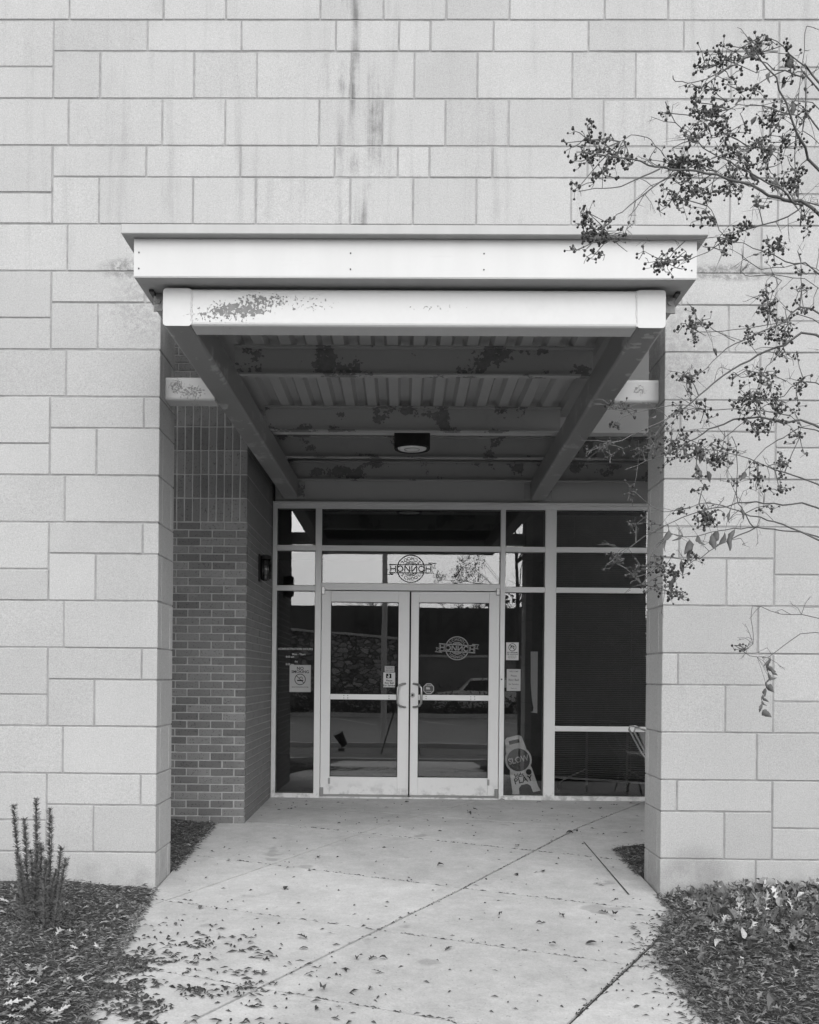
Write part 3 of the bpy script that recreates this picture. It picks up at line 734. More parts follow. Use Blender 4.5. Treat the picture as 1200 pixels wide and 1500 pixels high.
put_text(m, 'SMOKE FREE SCHOOL SYSTEM', .0125, -1.084, 1.036, Y_); m.build('print', 'ink', s1)
# bell notice on the left door
s2 = sheet('bell_notice', -.232, -.112, 1.043, 1.194, DY+.0045, 'white ring bell notice with small picture on the left door', 'paper'); Y_ = DY+.0038
m = MB(); m.add([(-.204, Y_, 1.135), (-.150, Y_, 1.135), (-.150, Y_, 1.182), (-.204, Y_, 1.182)], [(0, 1, 2, 3)])
for i, t_ in enumerate(('Please', 'Ring Bell', 'For Service')): put_text(m, t_, .026, -.172, 1.111-i*.025, Y_)
m.build('print', 'ink', s2)
m = MB(); m.ribbon([(-.178, 1.140), (-.172, 1.160), (-.178, 1.176)], .012, Y_-.0006); m.ribbon([(-.186, 1.142), (-.186, 1.158)], .008, Y_-.0006); m.build('picture', 'paper', s2)
s3 = sheet('small_notice', -.219, -.120, 1.200, 1.260, DY+.0045, 'small pale card just above the bell notice on the left door', 'paper_dull')
m = MB()
for i, t_ in enumerate(('VISITORS MUST', 'REPORT TO', 'MAIN OFFICE')): put_text(m, t_, .0125, -.169, 1.246-i*.016, Y_)
m.build('print', 'ink_grey', s3)
# octagon sticker
oc = empty('octagon_sticker', (.231, DY+.004, .98), 'small octagonal alarm sticker on the right door glass', 'sticker')
def octo(r): return [(.231+r*math.cos(R(22.5+45*i)), 1.032+r*math.sin(R(22.5+45*i))) for i in range(8)]
m = MB(); m.prism(octo(.059), DY+.005, DY+.0062); m.build('rim', 'paper_dull', oc)
m = MB(); m.prism(octo(.050), DY+.0035, DY+.0048); m.build('field', 'sign_dark', oc)
m = MB(); m.add([(.205, DY+.003, 1.025), (.248, DY+.003, 1.025), (.240, DY+.003, 1.045), (.205, DY+.003, 1.050)], [(0, 1, 2, 3)]); put_text(m, 'ALARM', .018, .231, 1.064, DY+.003); put_text(m, 'SYSTEM', .016, .231, 1.004, DY+.003); m.build('print', 'paper_dull', oc)
# no weapons
s4 = sheet('weapons_notice', 1.018, 1.146, 1.332, 1.512, DY+.0265, 'white no weapons notice with barred circle on the right sidelight', 'paper', 'sign'); Y_ = DY+.0258
m = MB(); m.ribbon(circ(1.082, 1.462, .037, 32), .006, Y_, True); m.ribbon([(1.056, 1.488), (1.108, 1.436)], .005, Y_)
m.ribbon([(1.066, 1.478), (1.092, 1.476), (1.094, 1.466)], .009, Y_); m.ribbon([(1.070, 1.474), (1.064, 1.450)], .010, Y_); m.ribbon([(1.096, 1.446), (1.100, 1.478)], .006, Y_)
for i, (t_, z_) in enumerate((('NO FIREARMS', .0175), ('OR WEAPONS', .0175), ('ALLOWED ON', .0125), ('THIS PROPERTY', .0125))): put_text(m, t_, z_, 1.082, 1.409-i*.0185, Y_)
m.build('print', 'ink', s4)
s5 = sheet('service_notice', 1.027, 1.168, 1.018, 1.240, DY+.0265, 'pale ring bell for service sheet below the weapons notice', 'paper_dull')
for t_, z_, y_ in (('WELCOME', .020, 1.215), ('Please', .026, 1.172), ('Ring Bell', .032, 1.129), ('for Service', .024, 1.086), ('Thank you', .016, 1.044)):
    m = MB(); put_text(m, t_, z_, 1.098, y_, Y_, sx=.95); m.build('text_line', 'ink_grey', s5)
s6 = sheet('taped_card', 1.03, 1.12, 1.243, 1.300, GI+.002, 'dim small card taped between the two sidelight notices', 'interior_wall')
s7 = sheet('bell_card', .999, 1.026, 1.05, 1.125, GI+.002, 'narrow card beside the ring bell for service sheet', 'paper_dull')

# SLOW floor sign leaning inside the right sidelight
c0, c1 = Vector((1.255, -.045)), Vector((1.115, .548)); ax = (c1-c0).normalized(); px2 = Vector((ax.y, -ax.x)); Ls = (c1-c0).length
sl = empty('slow_sign', (1.25, 3.70, -.09), 'leaning plastic SLOW kids at play floor sign inside the right sidelight', 'sign')
def sp(u, v_, y=0): q = c0+px2*u+ax*v_; return (q.x, 3.70+v_*.10+y, q.y)
outl = [(-.15, 0), (-.072, 0), (-.062, .07), (-.03, .098), (.03, .098), (.062, .07), (.072, 0), (.15, 0), (.135, .05), (.118, .235)]
outl += [(.138*math.cos(R(a)), .355+.138*math.sin(R(a))) for a in range(-38, 41, 13)]
outl += [(.105, .47), (.088, .585), (.06, .603), (-.06, .603), (-.088, .585), (-.105, .47)]
outl += [(-.138*math.cos(R(a)), .355+.138*math.sin(R(a))) for a in range(40, -39, -13)]
outl += [(-.118, .235), (-.135, .05)]
hole = [(-.055, .525), (.055, .525), (.055, .565), (-.055, .565)]
m = MB(); bm = bmesh.new()
ov = [bm.verts.new(sp(u, v_)) for u, v_ in outl]; hv_ = [bm.verts.new(sp(u, v_)) for u, v_ in hole]
es = [bm.edges.new((a, b)) for L_ in (ov, hv_) for a, b in zip(L_, L_[1:]+L_[:1])]
bmesh.ops.triangle_fill(bm, edges=es, use_beauty=True)
ret = bmesh.ops.extrude_face_region(bm, geom=list(bm.faces)); bmesh.ops.translate(bm, vec=(0, .02, 0), verts=[g_ for g_ in ret['geom'] if isinstance(g_, bmesh.types.BMVert)])
bmesh.ops.recalc_face_normals(bm, faces=bm.faces); bmesh.ops.translate(bm, vec=-ORG[sl.name], verts=bm.verts)
me = bpy.data.meshes.new('panel'); bm.to_mesh(me); bm.free(); link('panel', me, 'sign_plastic', sl)
def spt(body, size, u, v_, rot=0, yy=-.006, mb=None, sx=1):
    vs, fs = text_geo(body, size); c, s_ = math.cos(rot), math.sin(rot); mb.add([sp(u+c*a*sx-s_*b, v_+s_*a*sx+c*b, yy) for a, b in vs], fs)
m = MB(); m.add([sp(.118*math.cos(R(10*i)), .355+.118*math.sin(R(10*i)), -.004) for i in range(36)], [tuple(range(36))[::-1]]); m.build('disc', 'sign_dark', sl)
m = MB(); spt('SLOW', .088, 0, .355, 0, -.006, m, .86); m.build('lettering', 'paper', sl)
m = MB(); spt('kids', .062, -.03, .20, 0, -.004, m); spt('PLAY', .085, .0, .145, 0, -.004, m); 
m.add([sp(.075+.03*math.cos(R(20*i)), .212+.03*math.sin(R(20*i)), -.004) for i in range(18)], [tuple(range(18))[::-1]]); m.build('lettering', 'ink', sl)

# white board strip, blind, rolling table inside
m = MB(); m.prism([(1.318, .79), (1.345, .80), (1.35, .84), (1.336, .9), (1.325, 1.0), (1.318, 1.1), (1.314, 1.43), (1.388, 1.43), (1.388, .78)], 3.9, 3.915); tag(m.build('white_panel', 'interior_panel'), 'narrow white panel standing inside the right sidelight', 'panel')
bl = empty('window_blind', (2.4, DY+.09, .1), 'dark horizontal slat blind inside the right hand window', 'blind')
m = MB(); z = 2.83; n_ = 0
while z > .14:
    sag = (0 if z > .3 else (.3-z)*.35)
    m.add([(1.52, DY+.125, z), (3.29, DY+.125, z-sag), (3.29, DY+.150, z-.014-sag), (1.52, DY+.150, z-.014)], [(0, 1, 2, 3)]); z -= .0195
tag(m.build('slats', 'blind', bl), kind='stuff')
m = MB()
for x in (1.72, 2.32, 2.95): m.tube([(x, DY+.137, .13), (x, DY+.137, 2.83)], .002, 4)
m.build('cords', 'blind', bl)
m = MB(); m.prism([(1.52, .125), (3.29, .02), (3.29, .045), (1.52, .145)], DY+.122, DY+.152); m.build('bottom_bar', 'blind', bl)
rt = empty('rolling_table', (2.1, 4.2, -.09), 'folding table on casters standing inside behind the blind', 'table')
m = MB(); m.box((1.55, 4.0, .62), (2.75, 4.6, .65)); m.build('table_top', 'interior_wall', rt)
for x in (1.98, 2.42):
    m = MB(); m.tube([(x, 4.25, .62), (x, 4.25, -.01)], .012, 8); lg = m.build('leg', 'brushed_steel', rt); m = MB(); m.lathe((x-.012, 4.25, -.055), [(.03, 0), (.035, .008), (.03, .024)], 14, 'x'); m.build('caster', 'dark_metal', lg)
m = MB(); m.tube([(1.97, 4.25, .16), (1.76, 4.25, .06), (1.69, 4.25, .02), (1.675, 4.25, -.07)], .01, 8); m.build('brace', 'brushed_steel', rt)
m = MB(); m.tube([(2.43, 4.25, .16), (2.6, 4.25, .06), (2.68, 4.25, .02), (2.69, 4.25, -.07)], .01, 8); m.build('brace', 'brushed_steel', rt)

# wire cart standing outside, just peeping past the right pier
ct = empty('wire_chair', (2.3, 2.9, zg(2.9)), 'metal tube chair mostly hidden behind the right pier', 'chair')
yc = 2.75; q0 = at(929, 1067, yc); zf = zg(yc)
def fr(yy):
    x0 = q0.x+(yy-yc)*.12; return [(x0+.36, yy, zf), (x0+.24, yy, .30), (x0+.13, yy, .42), (x0+.0, yy, q0.z-.03), (x0+.01, yy, q0.z), (x0+.06, yy, q0.z), (x0+.11, yy, q0.z-.02)]
m = MB(); m.tube(fr(yc), .010, 8); m.build('frame', 'brushed_steel', ct, smooth=True); m = MB(); m.tube(fr(yc+.4), .010, 8); m.build('frame', 'brushed_steel', ct, smooth=True)
m = MB(); m.tube([(q0.x+.65, yc, .33), (q0.x+.3, yc, .33), (q0.x+.2, yc, zf)], .010, 8); m.build('leg', 'brushed_steel', ct); m = MB(); m.tube([(q0.x+.65, yc+.4, .33), (q0.x+.3, yc+.4, .33), (q0.x+.24, yc+.4, zf)], .010, 8); m.build('leg', 'brushed_steel', ct)
m = MB(); m.box((q0.x+.28, yc-.01, .342), (q0.x+.65, yc+.41, .35)); m.build('seat', 'brushed_steel', ct)
m = MB(); m.prism([(q0.x+.045, q0.z-.04), (q0.x+.10, q0.z-.04), (q0.x+.16, .50), (q0.x+.11, .48)], yc-.008, yc+.03); m.build('backrest', 'brushed_steel', ct)

# ------------------------------------------------------------------ ground litter
def strips(mb, x, y, z, L, wd, tone, ang=None, tilt=None, curl=None):
    a = random.uniform(0, math.pi*2) if ang is None else ang; t = random.uniform(-.25, .35) if tilt is None else tilt; cu = random.uniform(-.3, .3) if curl is None else curl
    d = Vector((math.cos(a)*math.cos(t), math.sin(a)*math.cos(t), math.sin(t))); sd_ = Vector((-math.sin(a), math.cos(a), random.uniform(-.5, .5))).normalized()
    p0 = Vector((x, y, z)); p1 = p0+d*L*.5+sd_*cu*L*.15+Vector((0, 0, L*.06)); p2 = p0+d*L+Vector((0, 0, -L*.02)); w2 = sd_*wd/2; h = Vector((0, 0, wd*.5))
    mb.add([p0, p1-w2, p1+w2, p1+h, p2], [(0, 1, 3), (0, 3, 2), (4, 3, 1), (4, 2, 3), (0, 2, 1), (4, 1, 2)]); mb.tone += [tone]*5
rng = random.Random(11)
def scatter_mulch(side, n, ymin, ymax):
    mb = MB()
    for _ in range(n):
        y = rng.uniform(ymin, ymax); e = abs(edgeL(y) if side < 0 else edgeR(y))
        u = e-.03+rng.random()**1.2*1.25
        x = side*u
        if y > -.03 and y < .44: continue
        z = bedz(x, y)+rng.uniform(-.004, .018) if u > e else zg(y)+rng.uniform(0.002, .008)
        b = rng.random(); tone = rng.uniform(.03, .11) if b < .66 else rng.uniform(.12, .24) if b < .97 else rng.uniform(.18, .3)
        if rng.random() < .12: strips(mb, x, y, z+.004, rng.uniform(.025, .055), rng.uniform(.009, .018), tone)
        else: strips(mb, x, y, z, rng.uniform(.018, .06), rng.uniform(.003, .007), tone)
    return mb
mb = scatter_mulch(-1, 30000, -2.5, 1.9); tag(mb.build('mulch', 'mulch_strips'), 'shredded dark mulch covering the bed at the left pier', 'mulch', kind='stuff')
mb = scatter_mulch(1, 30000, -2.5, 1.2); tag(mb.build('mulch', 'mulch_strips'), 'shredded dark mulch covering the bed at the right pier', 'mulch', kind='stuff')
# mulch and bark spilled over the pavement
mb = MB()
clumps = [(rng.uniform(-1.55, -.15), rng.uniform(-2.2, -.75)) for _ in range(85)]+[(-1.5+abs(rng.gauss(0, .38)), rng.uniform(-2.2, -.95)) for _ in range(40)]
for cx, cy in clumps:
    fall = max(0.05, 1-(cx+1.6)/1.25)*max(.15, min(1, (-cy-.85)/.55))
    k_ = int(36*fall*rng.uniform(.3, 1.2)); sx = rng.uniform(.025, .075)
    for _ in range(k_):
        x = cx+rng.gauss(0, sx); y = cy+rng.gauss(0, sx*.6); strips(mb, x, y, zg(y)+rng.uniform(.002, .008), rng.uniform(.02, .065), rng.uniform(.006, .016), rng.uniform(.02, .08), tilt=rng.uniform(-.05, .08))
for _ in range(420):                      # loose bits everywhere, thinning towards the doors
    y = -2.3+rng.random()**1.6*5.7; x = rng.uniform(-1.6, 1.6) if y < 1.2 else rng.uniform(-1.3, 2.3)
    strips(mb, x, y, zg(y)+.003, rng.uniform(.010, .045), rng.uniform(.005, .014), rng.uniform(.03, .1), tilt=0)
for _ in range(260):                      # spill at the right edge
    y = rng.uniform(-2.3, -.4); x = edgeR(y)-abs(rng.gauss(0, .10)); strips(mb, x, y, zg(y)+.004, rng.uniform(.02, .06), rng.uniform(.004, .010), rng.uniform(.02, .08), tilt=.03)
for _ in range(160):                      # along the main joint
    t = rng.uniform(-2.2, 3.0); x = .42+Jd[0]*t; y = .19+Jd[1]*t
    if y < 3.4: strips(mb, x+rng.gauss(0, .006), y, zg(y)+.001, rng.uniform(.008, .03), .006, .035, ang=R(59)+rng.gauss(0, .3), tilt=0)
for cl in Cl[:4]:
    for _ in range(110):
        x = rng.uniform(-1.6, 1.6); y = cl[1]+(x-cl[0])*Cd[1]/Cd[0]+rng.gauss(0, .005)
        if y < 1.9 and y > -2.4: strips(mb, x, y, zg(y)+.001, rng.uniform(.008, .04), .006, .04, ang=R(-21.6)+rng.gauss(0, .25), tilt=0)
for _ in range(200):
    t = rng.uniform(-1.2, .9); x = 1.34+Jd[0]*t; y = -.94+Jd[1]*t; strips(mb, x+rng.gauss(0, .01), y, zg(y)+.002, rng.uniform(.01, .04), .007, .035, ang=R(59)+rng.gauss(0, .3), tilt=0)
tag(mb.build('bark_litter', 'mulch_strips'), 'scattered bark chips and mulch bits on the concrete walkway', 'litter', kind='stuff')
# leaves
OAK = [(0, -.15), (.015, .0), (.05, .10), (.20, .17), (.06, .25), (.30, .42), (.07, .46), (.28, .74), (.08, .70), (.10, .88), (0, 1)]
def leaf_geo(mb, p, L, yaw, pitch, roll, tone, oak=True, curl=.35):
    Mx = Matrix.Rotation(yaw, 3, 'Z') @ Matrix.Rotation(pitch, 3, 'X') @ Matrix.Rotation(roll, 3, 'Y')
    if oak: q_ = random.uniform(.6, 1.15); prof = [(w_*q_*random.uniform(.7, 1.2), t) for w_, t in OAK]
    else: prof = [(0, 0), (.12, .12), (.24, .35), (.26, .55), (.16, .8), (0, 1)]
    n = len(prof); vs = []
    for (w_, t) in prof:
        zc = curl*math.sin(t*math.pi)*.25
        for s_ in (-1, 0, 1): vs.append(Vector((s_*w_*L, t*L, (zc+abs(s_)*w_*curl*random.uniform(.4, 1.3))*L)))
    fs = []
    for i in range(n-1):
        fs += [(3*i, 3*i+1, 3*i+4, 3*i+3), (3*i+1, 3*i+2, 3*i+5, 3*i+4)]
    mb.add([Vector(p)+Mx @ q for q in vs], fs); mb.tone += [tone*random.uniform(.85, 1.15)]*len(vs)
mb = MB()
for _ in range(2400):
    y = -.06-abs(rng.gauss(0, .5)) if rng.random() < .75 else rng.uniform(-2.2, -.1); u = edgeR(y)+.04+rng.random()**.8*1.3
    if y > -.05: continue
    z = bedz(u, y)+rng.uniform(.01, .05); b = rng.random(); tone = rng.uniform(.07, .15) if b < .5 else rng.uniform(.16, .34) if b < .88 else rng.uniform(.4, .55)
    leaf_geo(mb, (u, y, z), rng.choice((.02, .03, .04, .05, .06, .085))*rng.uniform(.8, 1.15), rng.uniform(0, 6.3), rng.uniform(-.6, 1.2), rng.uniform(-1.2, 1.2), tone, rng.random() < .8, rng.uniform(-1.2, 1.6))
tag(mb.build('oak_leaves', 'dry_leaf'), 'drift of dry pale oak leaves against the right pier', 'leaves', kind='stuff')
mb = MB()
for _ in range(200):
    y = rng.uniform(-2.2, -.4); u = 1.5+rng.random()*1.0
    if rng.random() < .4: y = rng.uniform(-2.2, -1.5); u = rng.uniform(1.45, 1.85)
    leaf_geo(mb, (-u, y, bedz(-u, y)+.02), rng.uniform(.03, .085), rng.uniform(0, 6.3), rng.uniform(-.3, .5), rng.uniform(-.5, .5), rng.uniform(.12, .45), True, rng.uniform(-.4, .7))
tag(mb.build('bed_leaves', 'dry_leaf'), 'dry leaves lying on the mulch beside the left pier', 'leaves', kind='stuff')
# single leaves one can pick out on the walkway
LEAF_PX = [(322, 1371), (292, 1333), (258, 1357), (468, 1256), (417, 1305), (372, 1381), (370, 1404), (450, 1377), (400, 1400), (452, 1391), (384, 1431), (523, 1404), (540, 1408), (568, 1407), (470, 1449), (540, 1452), (560, 1427), (652, 1394), (805, 1384), (692, 1380), (820, 1342), (858, 1384), (892, 1340), (785, 1354), (735, 1340), (901, 1341), (756, 1239), (795, 1276), (898, 1272), (846, 1219), (840, 1222), (690, 1195), (640, 1270), (754, 1281), (912, 1221), (570, 1184), (555, 1181), (430, 1178), (600, 1175), (740, 1173), (900, 1172), (912, 1170), (935, 1174), (880, 1185), (786, 1177), (700, 1188)]
def ground_at(px, py):
    z = -.2; d = _r*(px-PX)-_u*(py-PY)+_f*F
    for _ in range(25):
        q = CAM+d*((z-CAM.z)/d.z); z = zg(q.y)
    return q
for i, (a, b) in enumerate(LEAF_PX):
    q = ground_at(a, b); m = MB(); m.tone = []
    leaf_geo(m, (0, 0, .006), rng.uniform(.035, .07), rng.uniform(0, 6.3), rng.uniform(-.05, .25), rng.uniform(-.2, .2), rng.uniform(.03, .10) if i != 0 else .3, rng.random() < .4, rng.uniform(.2, .9))
    o = link('fallen_leaf', m.mesh('fallen_leaf'), 'dry_leaf', None, (q.x, q.y, q.z)); 
    if i == 0: tag(o, 'pale curled leaf lying alone on the left of the walkway', 'leaf')
    elif q.y > 2.2: tag(o, 'small dark leaf on the landing close to the storefront sill', 'leaf', 'leaves near the storefront sill')
    elif q.y > -.4: tag(o, 'small dark leaf lying on the walkway between the piers', 'leaf', 'leaves between the piers')
    else: tag(o, 'small dark leaf on the nearest part of the walkway before the canopy', 'leaf', 'leaves on the near walkway')

# ------------------------------------------------------------------ shrub at the left
rs = empty('rosemary_shrub', at(70, 1375, -.75), 'upright needle leaved shrub at the left edge before the block pier', 'shrub')
nd = MB()
for (tx, ty, bx2, by2, Y) in ((53, 1170, 58, 1345, -.72), (74, 1185, 72, 1350, -.78), (90, 1240, 80, 1345, -.80), (60, 1235, 64, 1370, -.85), (47, 1260, 52, 1380, -.9), (36, 1200, 46, 1370, -.7), (20, 1180, 40, 1380, -.75), (28, 1260, 45, 1390, -.95), (82, 1290, 78, 1370, -.9), (66, 1300, 66, 1390, -1.0))+tuple((rng.uniform(18, 98), rng.uniform(1225, 1335), rng.uniform(40, 80), rng.uniform(1355, 1390), rng.uniform(-1.0, -.68)) for _ in range(16)):
    a, b = at(bx2, by2+20, Y), at(tx, ty, Y); pts = [a.lerp(b, t)+Vector((math.sin(t*3+tx)*.008, math.cos(t*4+ty)*.008, 0)) for t in (0, .25, .5, .75, 1)]
    m = MB(); m.tube(pts, [.004, .0035, .003, .0025, .0015], 5); m.build('stem', 'bark', rs)
    L = (b-a).length
    for i in range(int(L*1300)):
        t = rng.random()**.85; p = a.lerp(b, t); ang = rng.uniform(0, 6.3); up = rng.uniform(.25, .9); d = Vector((math.cos(ang), math.sin(ang), up)).normalized(); ln = rng.uniform(.020, .040)*(1-.3*t); sd_ = d.orthogonal().normalized()*.0019
        nd.add([p-sd_, p+sd_, p+d*ln+sd_*.5, p+d*ln-sd_*.5], [(0, 1, 2, 3)])
for i in range(6000):
    p = at(rng.gauss(62, 20), rng.uniform(1320, 1400), rng.uniform(-1.0, -.7)); d = Vector((rng.gauss(0, 1), rng.gauss(0, 1), rng.gauss(.5, .6))).normalized(); sd_ = d.orthogonal().normalized()*.0014
    nd.add([p-sd_, p+sd_, p+d*.022+sd_*.5, p+d*.022-sd_*.5], [(0, 1, 2, 3)])
tag(nd.build('needles', 'rosemary', rs), kind='stuff')
wd_ = empty('weed', at(1041, 1318, -.12), 'small curled weed growing at the foot of the right pier', 'weed')
m = MB(); lv = MB()
for (tx, ty) in ((1041, 1297), (1030, 1306), (1052, 1308), (1046, 1302)):
    a, b = at(1041, 1320, -.12), at(tx, ty, -.12); m.tube([a, a.lerp(b, .5)+Vector((.006, 0, .01)), b], .0015, 4)
    for _ in range(9):
        p = a.lerp(b, rng.uniform(.3, 1)); leaf_geo(lv, p, rng.uniform(.012, .024), rng.uniform(0, 6.3), rng.uniform(-.4, .8), 0, .12, False, .5)
m.build('stem', 'bark', wd_); lv.build('leaves', 'dry_leaf', wd_)

# ------------------------------------------------------------------ crape myrtle
TB = Vector((2.02, -2.95, bedz(2.02, -2.95)))
tr = empty('crape_myrtle', TB, 'bare small tree with dark seed clusters reaching in from the right edge', 'tree')
tipR = .0016
def ycl(px): return 0
TR_PTS = [(TB.x, TB.y, TB.z-.05), (1.98, -2.94, .5), (1.95, -2.96, 1.1), (1.92, -2.93, 1.7), (1.93, -2.9, 2.4), (1.90, -2.95, 3.1), (1.86, -2.9, 3.9)]
m = MB(); m.tube(TR_PTS, [.055, .045, .042, .038, .032, .024, .012], 10); m.build('trunk', 'bark', tr, smooth=True)
m = MB(); m.tube([(TB.x+.04, TB.y+.03, TB.z-.05), (2.15, -2.8, .7), (2.22, -2.75, 1.6), (2.3, -2.7, 2.7), (2.4, -2.72, 3.8)], [.045, .038, .033, .025, .01], 9); m.build('trunk', 'bark', tr, smooth=True)
BR = [  # px polyline, Y start, Y end, radius start (mm), joins the trunk
 ([(1190, 112), (1179, 100), (1147, 66), (1120, 52)], -2.95, -3.0, 6, 1), ([(1190, 118), (1179, 113), (1134, 100), (1099, 83), (1091, 66)], -2.9, -3.1, 5, 1),
 ([(1200, 250), (1179, 216), (1162, 179), (1144, 132), (1116, 89), (1097, 60)], -2.9, -3.15, 8, 1), ([(1097, 83), (1067, 99), (1036, 114), (999, 120), (985, 112)], -3.1, -3.2, 3.5, 0),
 ([(1190, 305), (1158, 296), (1128, 284), (1082, 267), (1036, 253), (993, 248), (962, 243), (925, 233), (882, 228), (845, 223)], -2.9, -3.1, 8.5, 1),
 ([(967, 247), (925, 265), (885, 277), (848, 279)], -3.05, -3.15, 3.5, 0), ([(993, 253), (956, 274), (922, 302), (894, 324), (860, 364)], -3.0, -3.1, 3.6, 0),
 ([(1002, 262), (1030, 287), (1042, 308), (1060, 348)], -3.02, -2.9, 3, 0), ([(1200, 300), (1155, 317), (1097, 336), (1063, 350), (1036, 370), (1011, 379), (974, 388)], -2.8, -2.95, 4.5, 1),
 ([(1063, 350), (1005, 350), (943, 353), (897, 347)], -2.9, -3.0, 2, 0), ([(1200, 400), (1151, 381), (1104, 362), (1066, 351)], -2.75, -2.9, 5, 1),
 ([(1175, 300), (1159, 293), (1138, 274), (1104, 256), (1067, 237), (1017, 208), (990, 178), (974, 150)], -2.9, -3.2, 5, 0),
 ([(1195, 182), (1179, 176), (1156, 165), (1116, 154), (1079, 156), (1048, 176), (1017, 213)], -3.0, -3.0, 4, 1), ([(974, 228), (953, 206), (933, 198), (906, 208)], -3.05, -3.0, 2.2, 0),
 ([(1175, 330), (1171, 293), (1165, 225), (1168, 163), (1178, 74), (1180, 40)], -2.7, -2.75, 3.2, 0), ([(1190, 150), (1131, 194), (1098, 219), (1060, 256), (1005, 296)], -3.1, -3.0, 3, 1),
 ([(1190, 201), (1168, 199), (1128, 199), (1098, 213), (1050, 250)], -2.8, -2.9, 2.6, 1), ([(1190, 452), (1150, 470), (1100, 492), (1065, 510), (1035, 540), (1012, 553)], -2.85, -3.0, 5, 1),
 ([(1190, 466), (1148, 472), (1110, 478), (1058, 484), (1012, 488)], -2.8, -2.9, 3, 1), ([(1075, 500), (1045, 482), (1022, 465), (1010, 445)], -2.95, -3.0, 2.2, 0),
 ([(1195, 490), (1150, 505), (1110, 520), (1072, 542), (1035, 570), (1000, 600), (965, 620), (910, 645), (880, 655)], -2.75, -2.95, 6.5, 1),
 ([(1195, 622), (1149, 619), (1110, 612), (1072, 616), (1040, 630), (1010, 647), (980, 662), (945, 677), (915, 688)], -2.7, -2.85, 6.5, 1),
 ([(1195, 710), (1149, 694), (1110, 677), (1067, 664), (1020, 655)], -2.75, -2.85, 5, 1), ([(1160, 607), (1095, 601), (1035, 600), (1000, 594), (935, 602), (890, 600)], -2.7, -2.95, 2.6, 0),
 ([(1195, 560), (1149, 580), (1122, 595), (1080, 625), (1060, 645)], -2.9, -2.8, 3.5, 1), ([(1195, 742), (1148, 740), (1107, 736), (1064, 741), (1027, 749), (989, 763), (955, 779), (920, 803), (889, 827)], -2.65, -2.8, 5, 1),
 ([(1195, 790), (1147, 769), (1115, 759), (1091, 753), (1059, 741), (1024, 739), (973, 749), (930, 722)], -2.7, -2.8, 5, 1), ([(1195, 785), (1147, 777), (1107, 772), (1075, 775), (1043, 779), (1013, 787), (979, 781), (955, 779)], -2.6, -2.7, 4.5, 1),
 ([(1110, 772), (1067, 792), (1027, 816), (1000, 835), (975, 862)], -2.62, -2.7, 3.4, 0), ([(1103, 772), (1088, 747), (1080, 728), (1080, 667), (1074, 640)], -2.62, -2.7, 3, 0),
 ([(1195, 628), (1148, 641), (1123, 656), (1085, 696), (1080, 712), (1070, 745)], -2.7, -2.7, 3.6, 1), ([(1195, 905), (1146, 899), (1104, 888), (1103, 920), (1103, 943), (1085, 955)], -2.5, -2.6, 3, 1),
 ([(1195, 925), (1146, 949), (1125, 962), (1100, 960), (1077, 946)], -2.5, -2.6, 3, 1), ([(985, 783), (960, 800), (945, 850), (938, 858)], -2.7, -2.75, 2, 0), ([(1150, 560), (1120, 545), (1085, 552), (1075, 545)], -2.8, -2.85, 2, 0),
 ([(1160, 480), (1140, 520), (1120, 545), (1105, 580)], -2.8, -2.85, 2.2, 0), ([(1145, 410), (1130, 440), (1125, 480)], -2.7, -2.8, 2, 0), ([(1200, 420), (1150, 405), (1100, 404), (1085, 400)], -2.7, -2.8, 2.4, 1), ([(1195, 395), (1148, 390), (1115, 395), (1090, 378)], -2.7, -2.8, 2, 1)]
def smooth_path(ps):
    out = []
    for i in range(len(ps)-1):
        p0, p1, p2, p3 = ps[max(i-1, 0)], ps[i], ps[i+1], ps[min(i+2, len(ps)-1)]
        for t in (0, .33, .67):
            out.append(.5*((2*p1)+(p2-p0)*t+(2*p0-5*p1+4*p2-p3)*t*t+(3*p1-3*p2-p0+p3)*t**3))
    out.append(ps[-1]); return out
ALLP = []
for px_, ya, yb, r0, join in BR:
    n_ = len(px_); ps = [at(a, b, lerp(ya, yb, i/(n_-1))) for i, (a, b) in enumerate(px_)]
    if join:
        z0 = ps[0].z; tz = min(max(z0*.72+.1, .4), 3.6)
        i_ = next((i for i in range(len(TR_PTS)-1) if TR_PTS[i+1][2] >= tz), len(TR_PTS)-2); t = (tz-TR_PTS[i_][2])/(TR_PTS[i_+1][2]-TR_PTS[i_][2]); tp = Vector(TR_PTS[i_]).lerp(Vector(TR_PTS[i_+1]), t)
        ps = [tp, tp.lerp(ps[0], .5)+Vector((0, 0, .03))]+ps
    sm = smooth_path(ps); N_ = len(sm); rad = [max(.0013, r0*.00075*(1-.78*i/(N_-1))) for i in range(N_)]
    sm = [p+Vector((random.gauss(0, .002), random.gauss(0, .004), random.gauss(0, .002))) for p in sm]
    m = MB(); m.tube(sm, rad, 6); m.build('branch', 'bark', tr, smooth=True); ALLP += sm
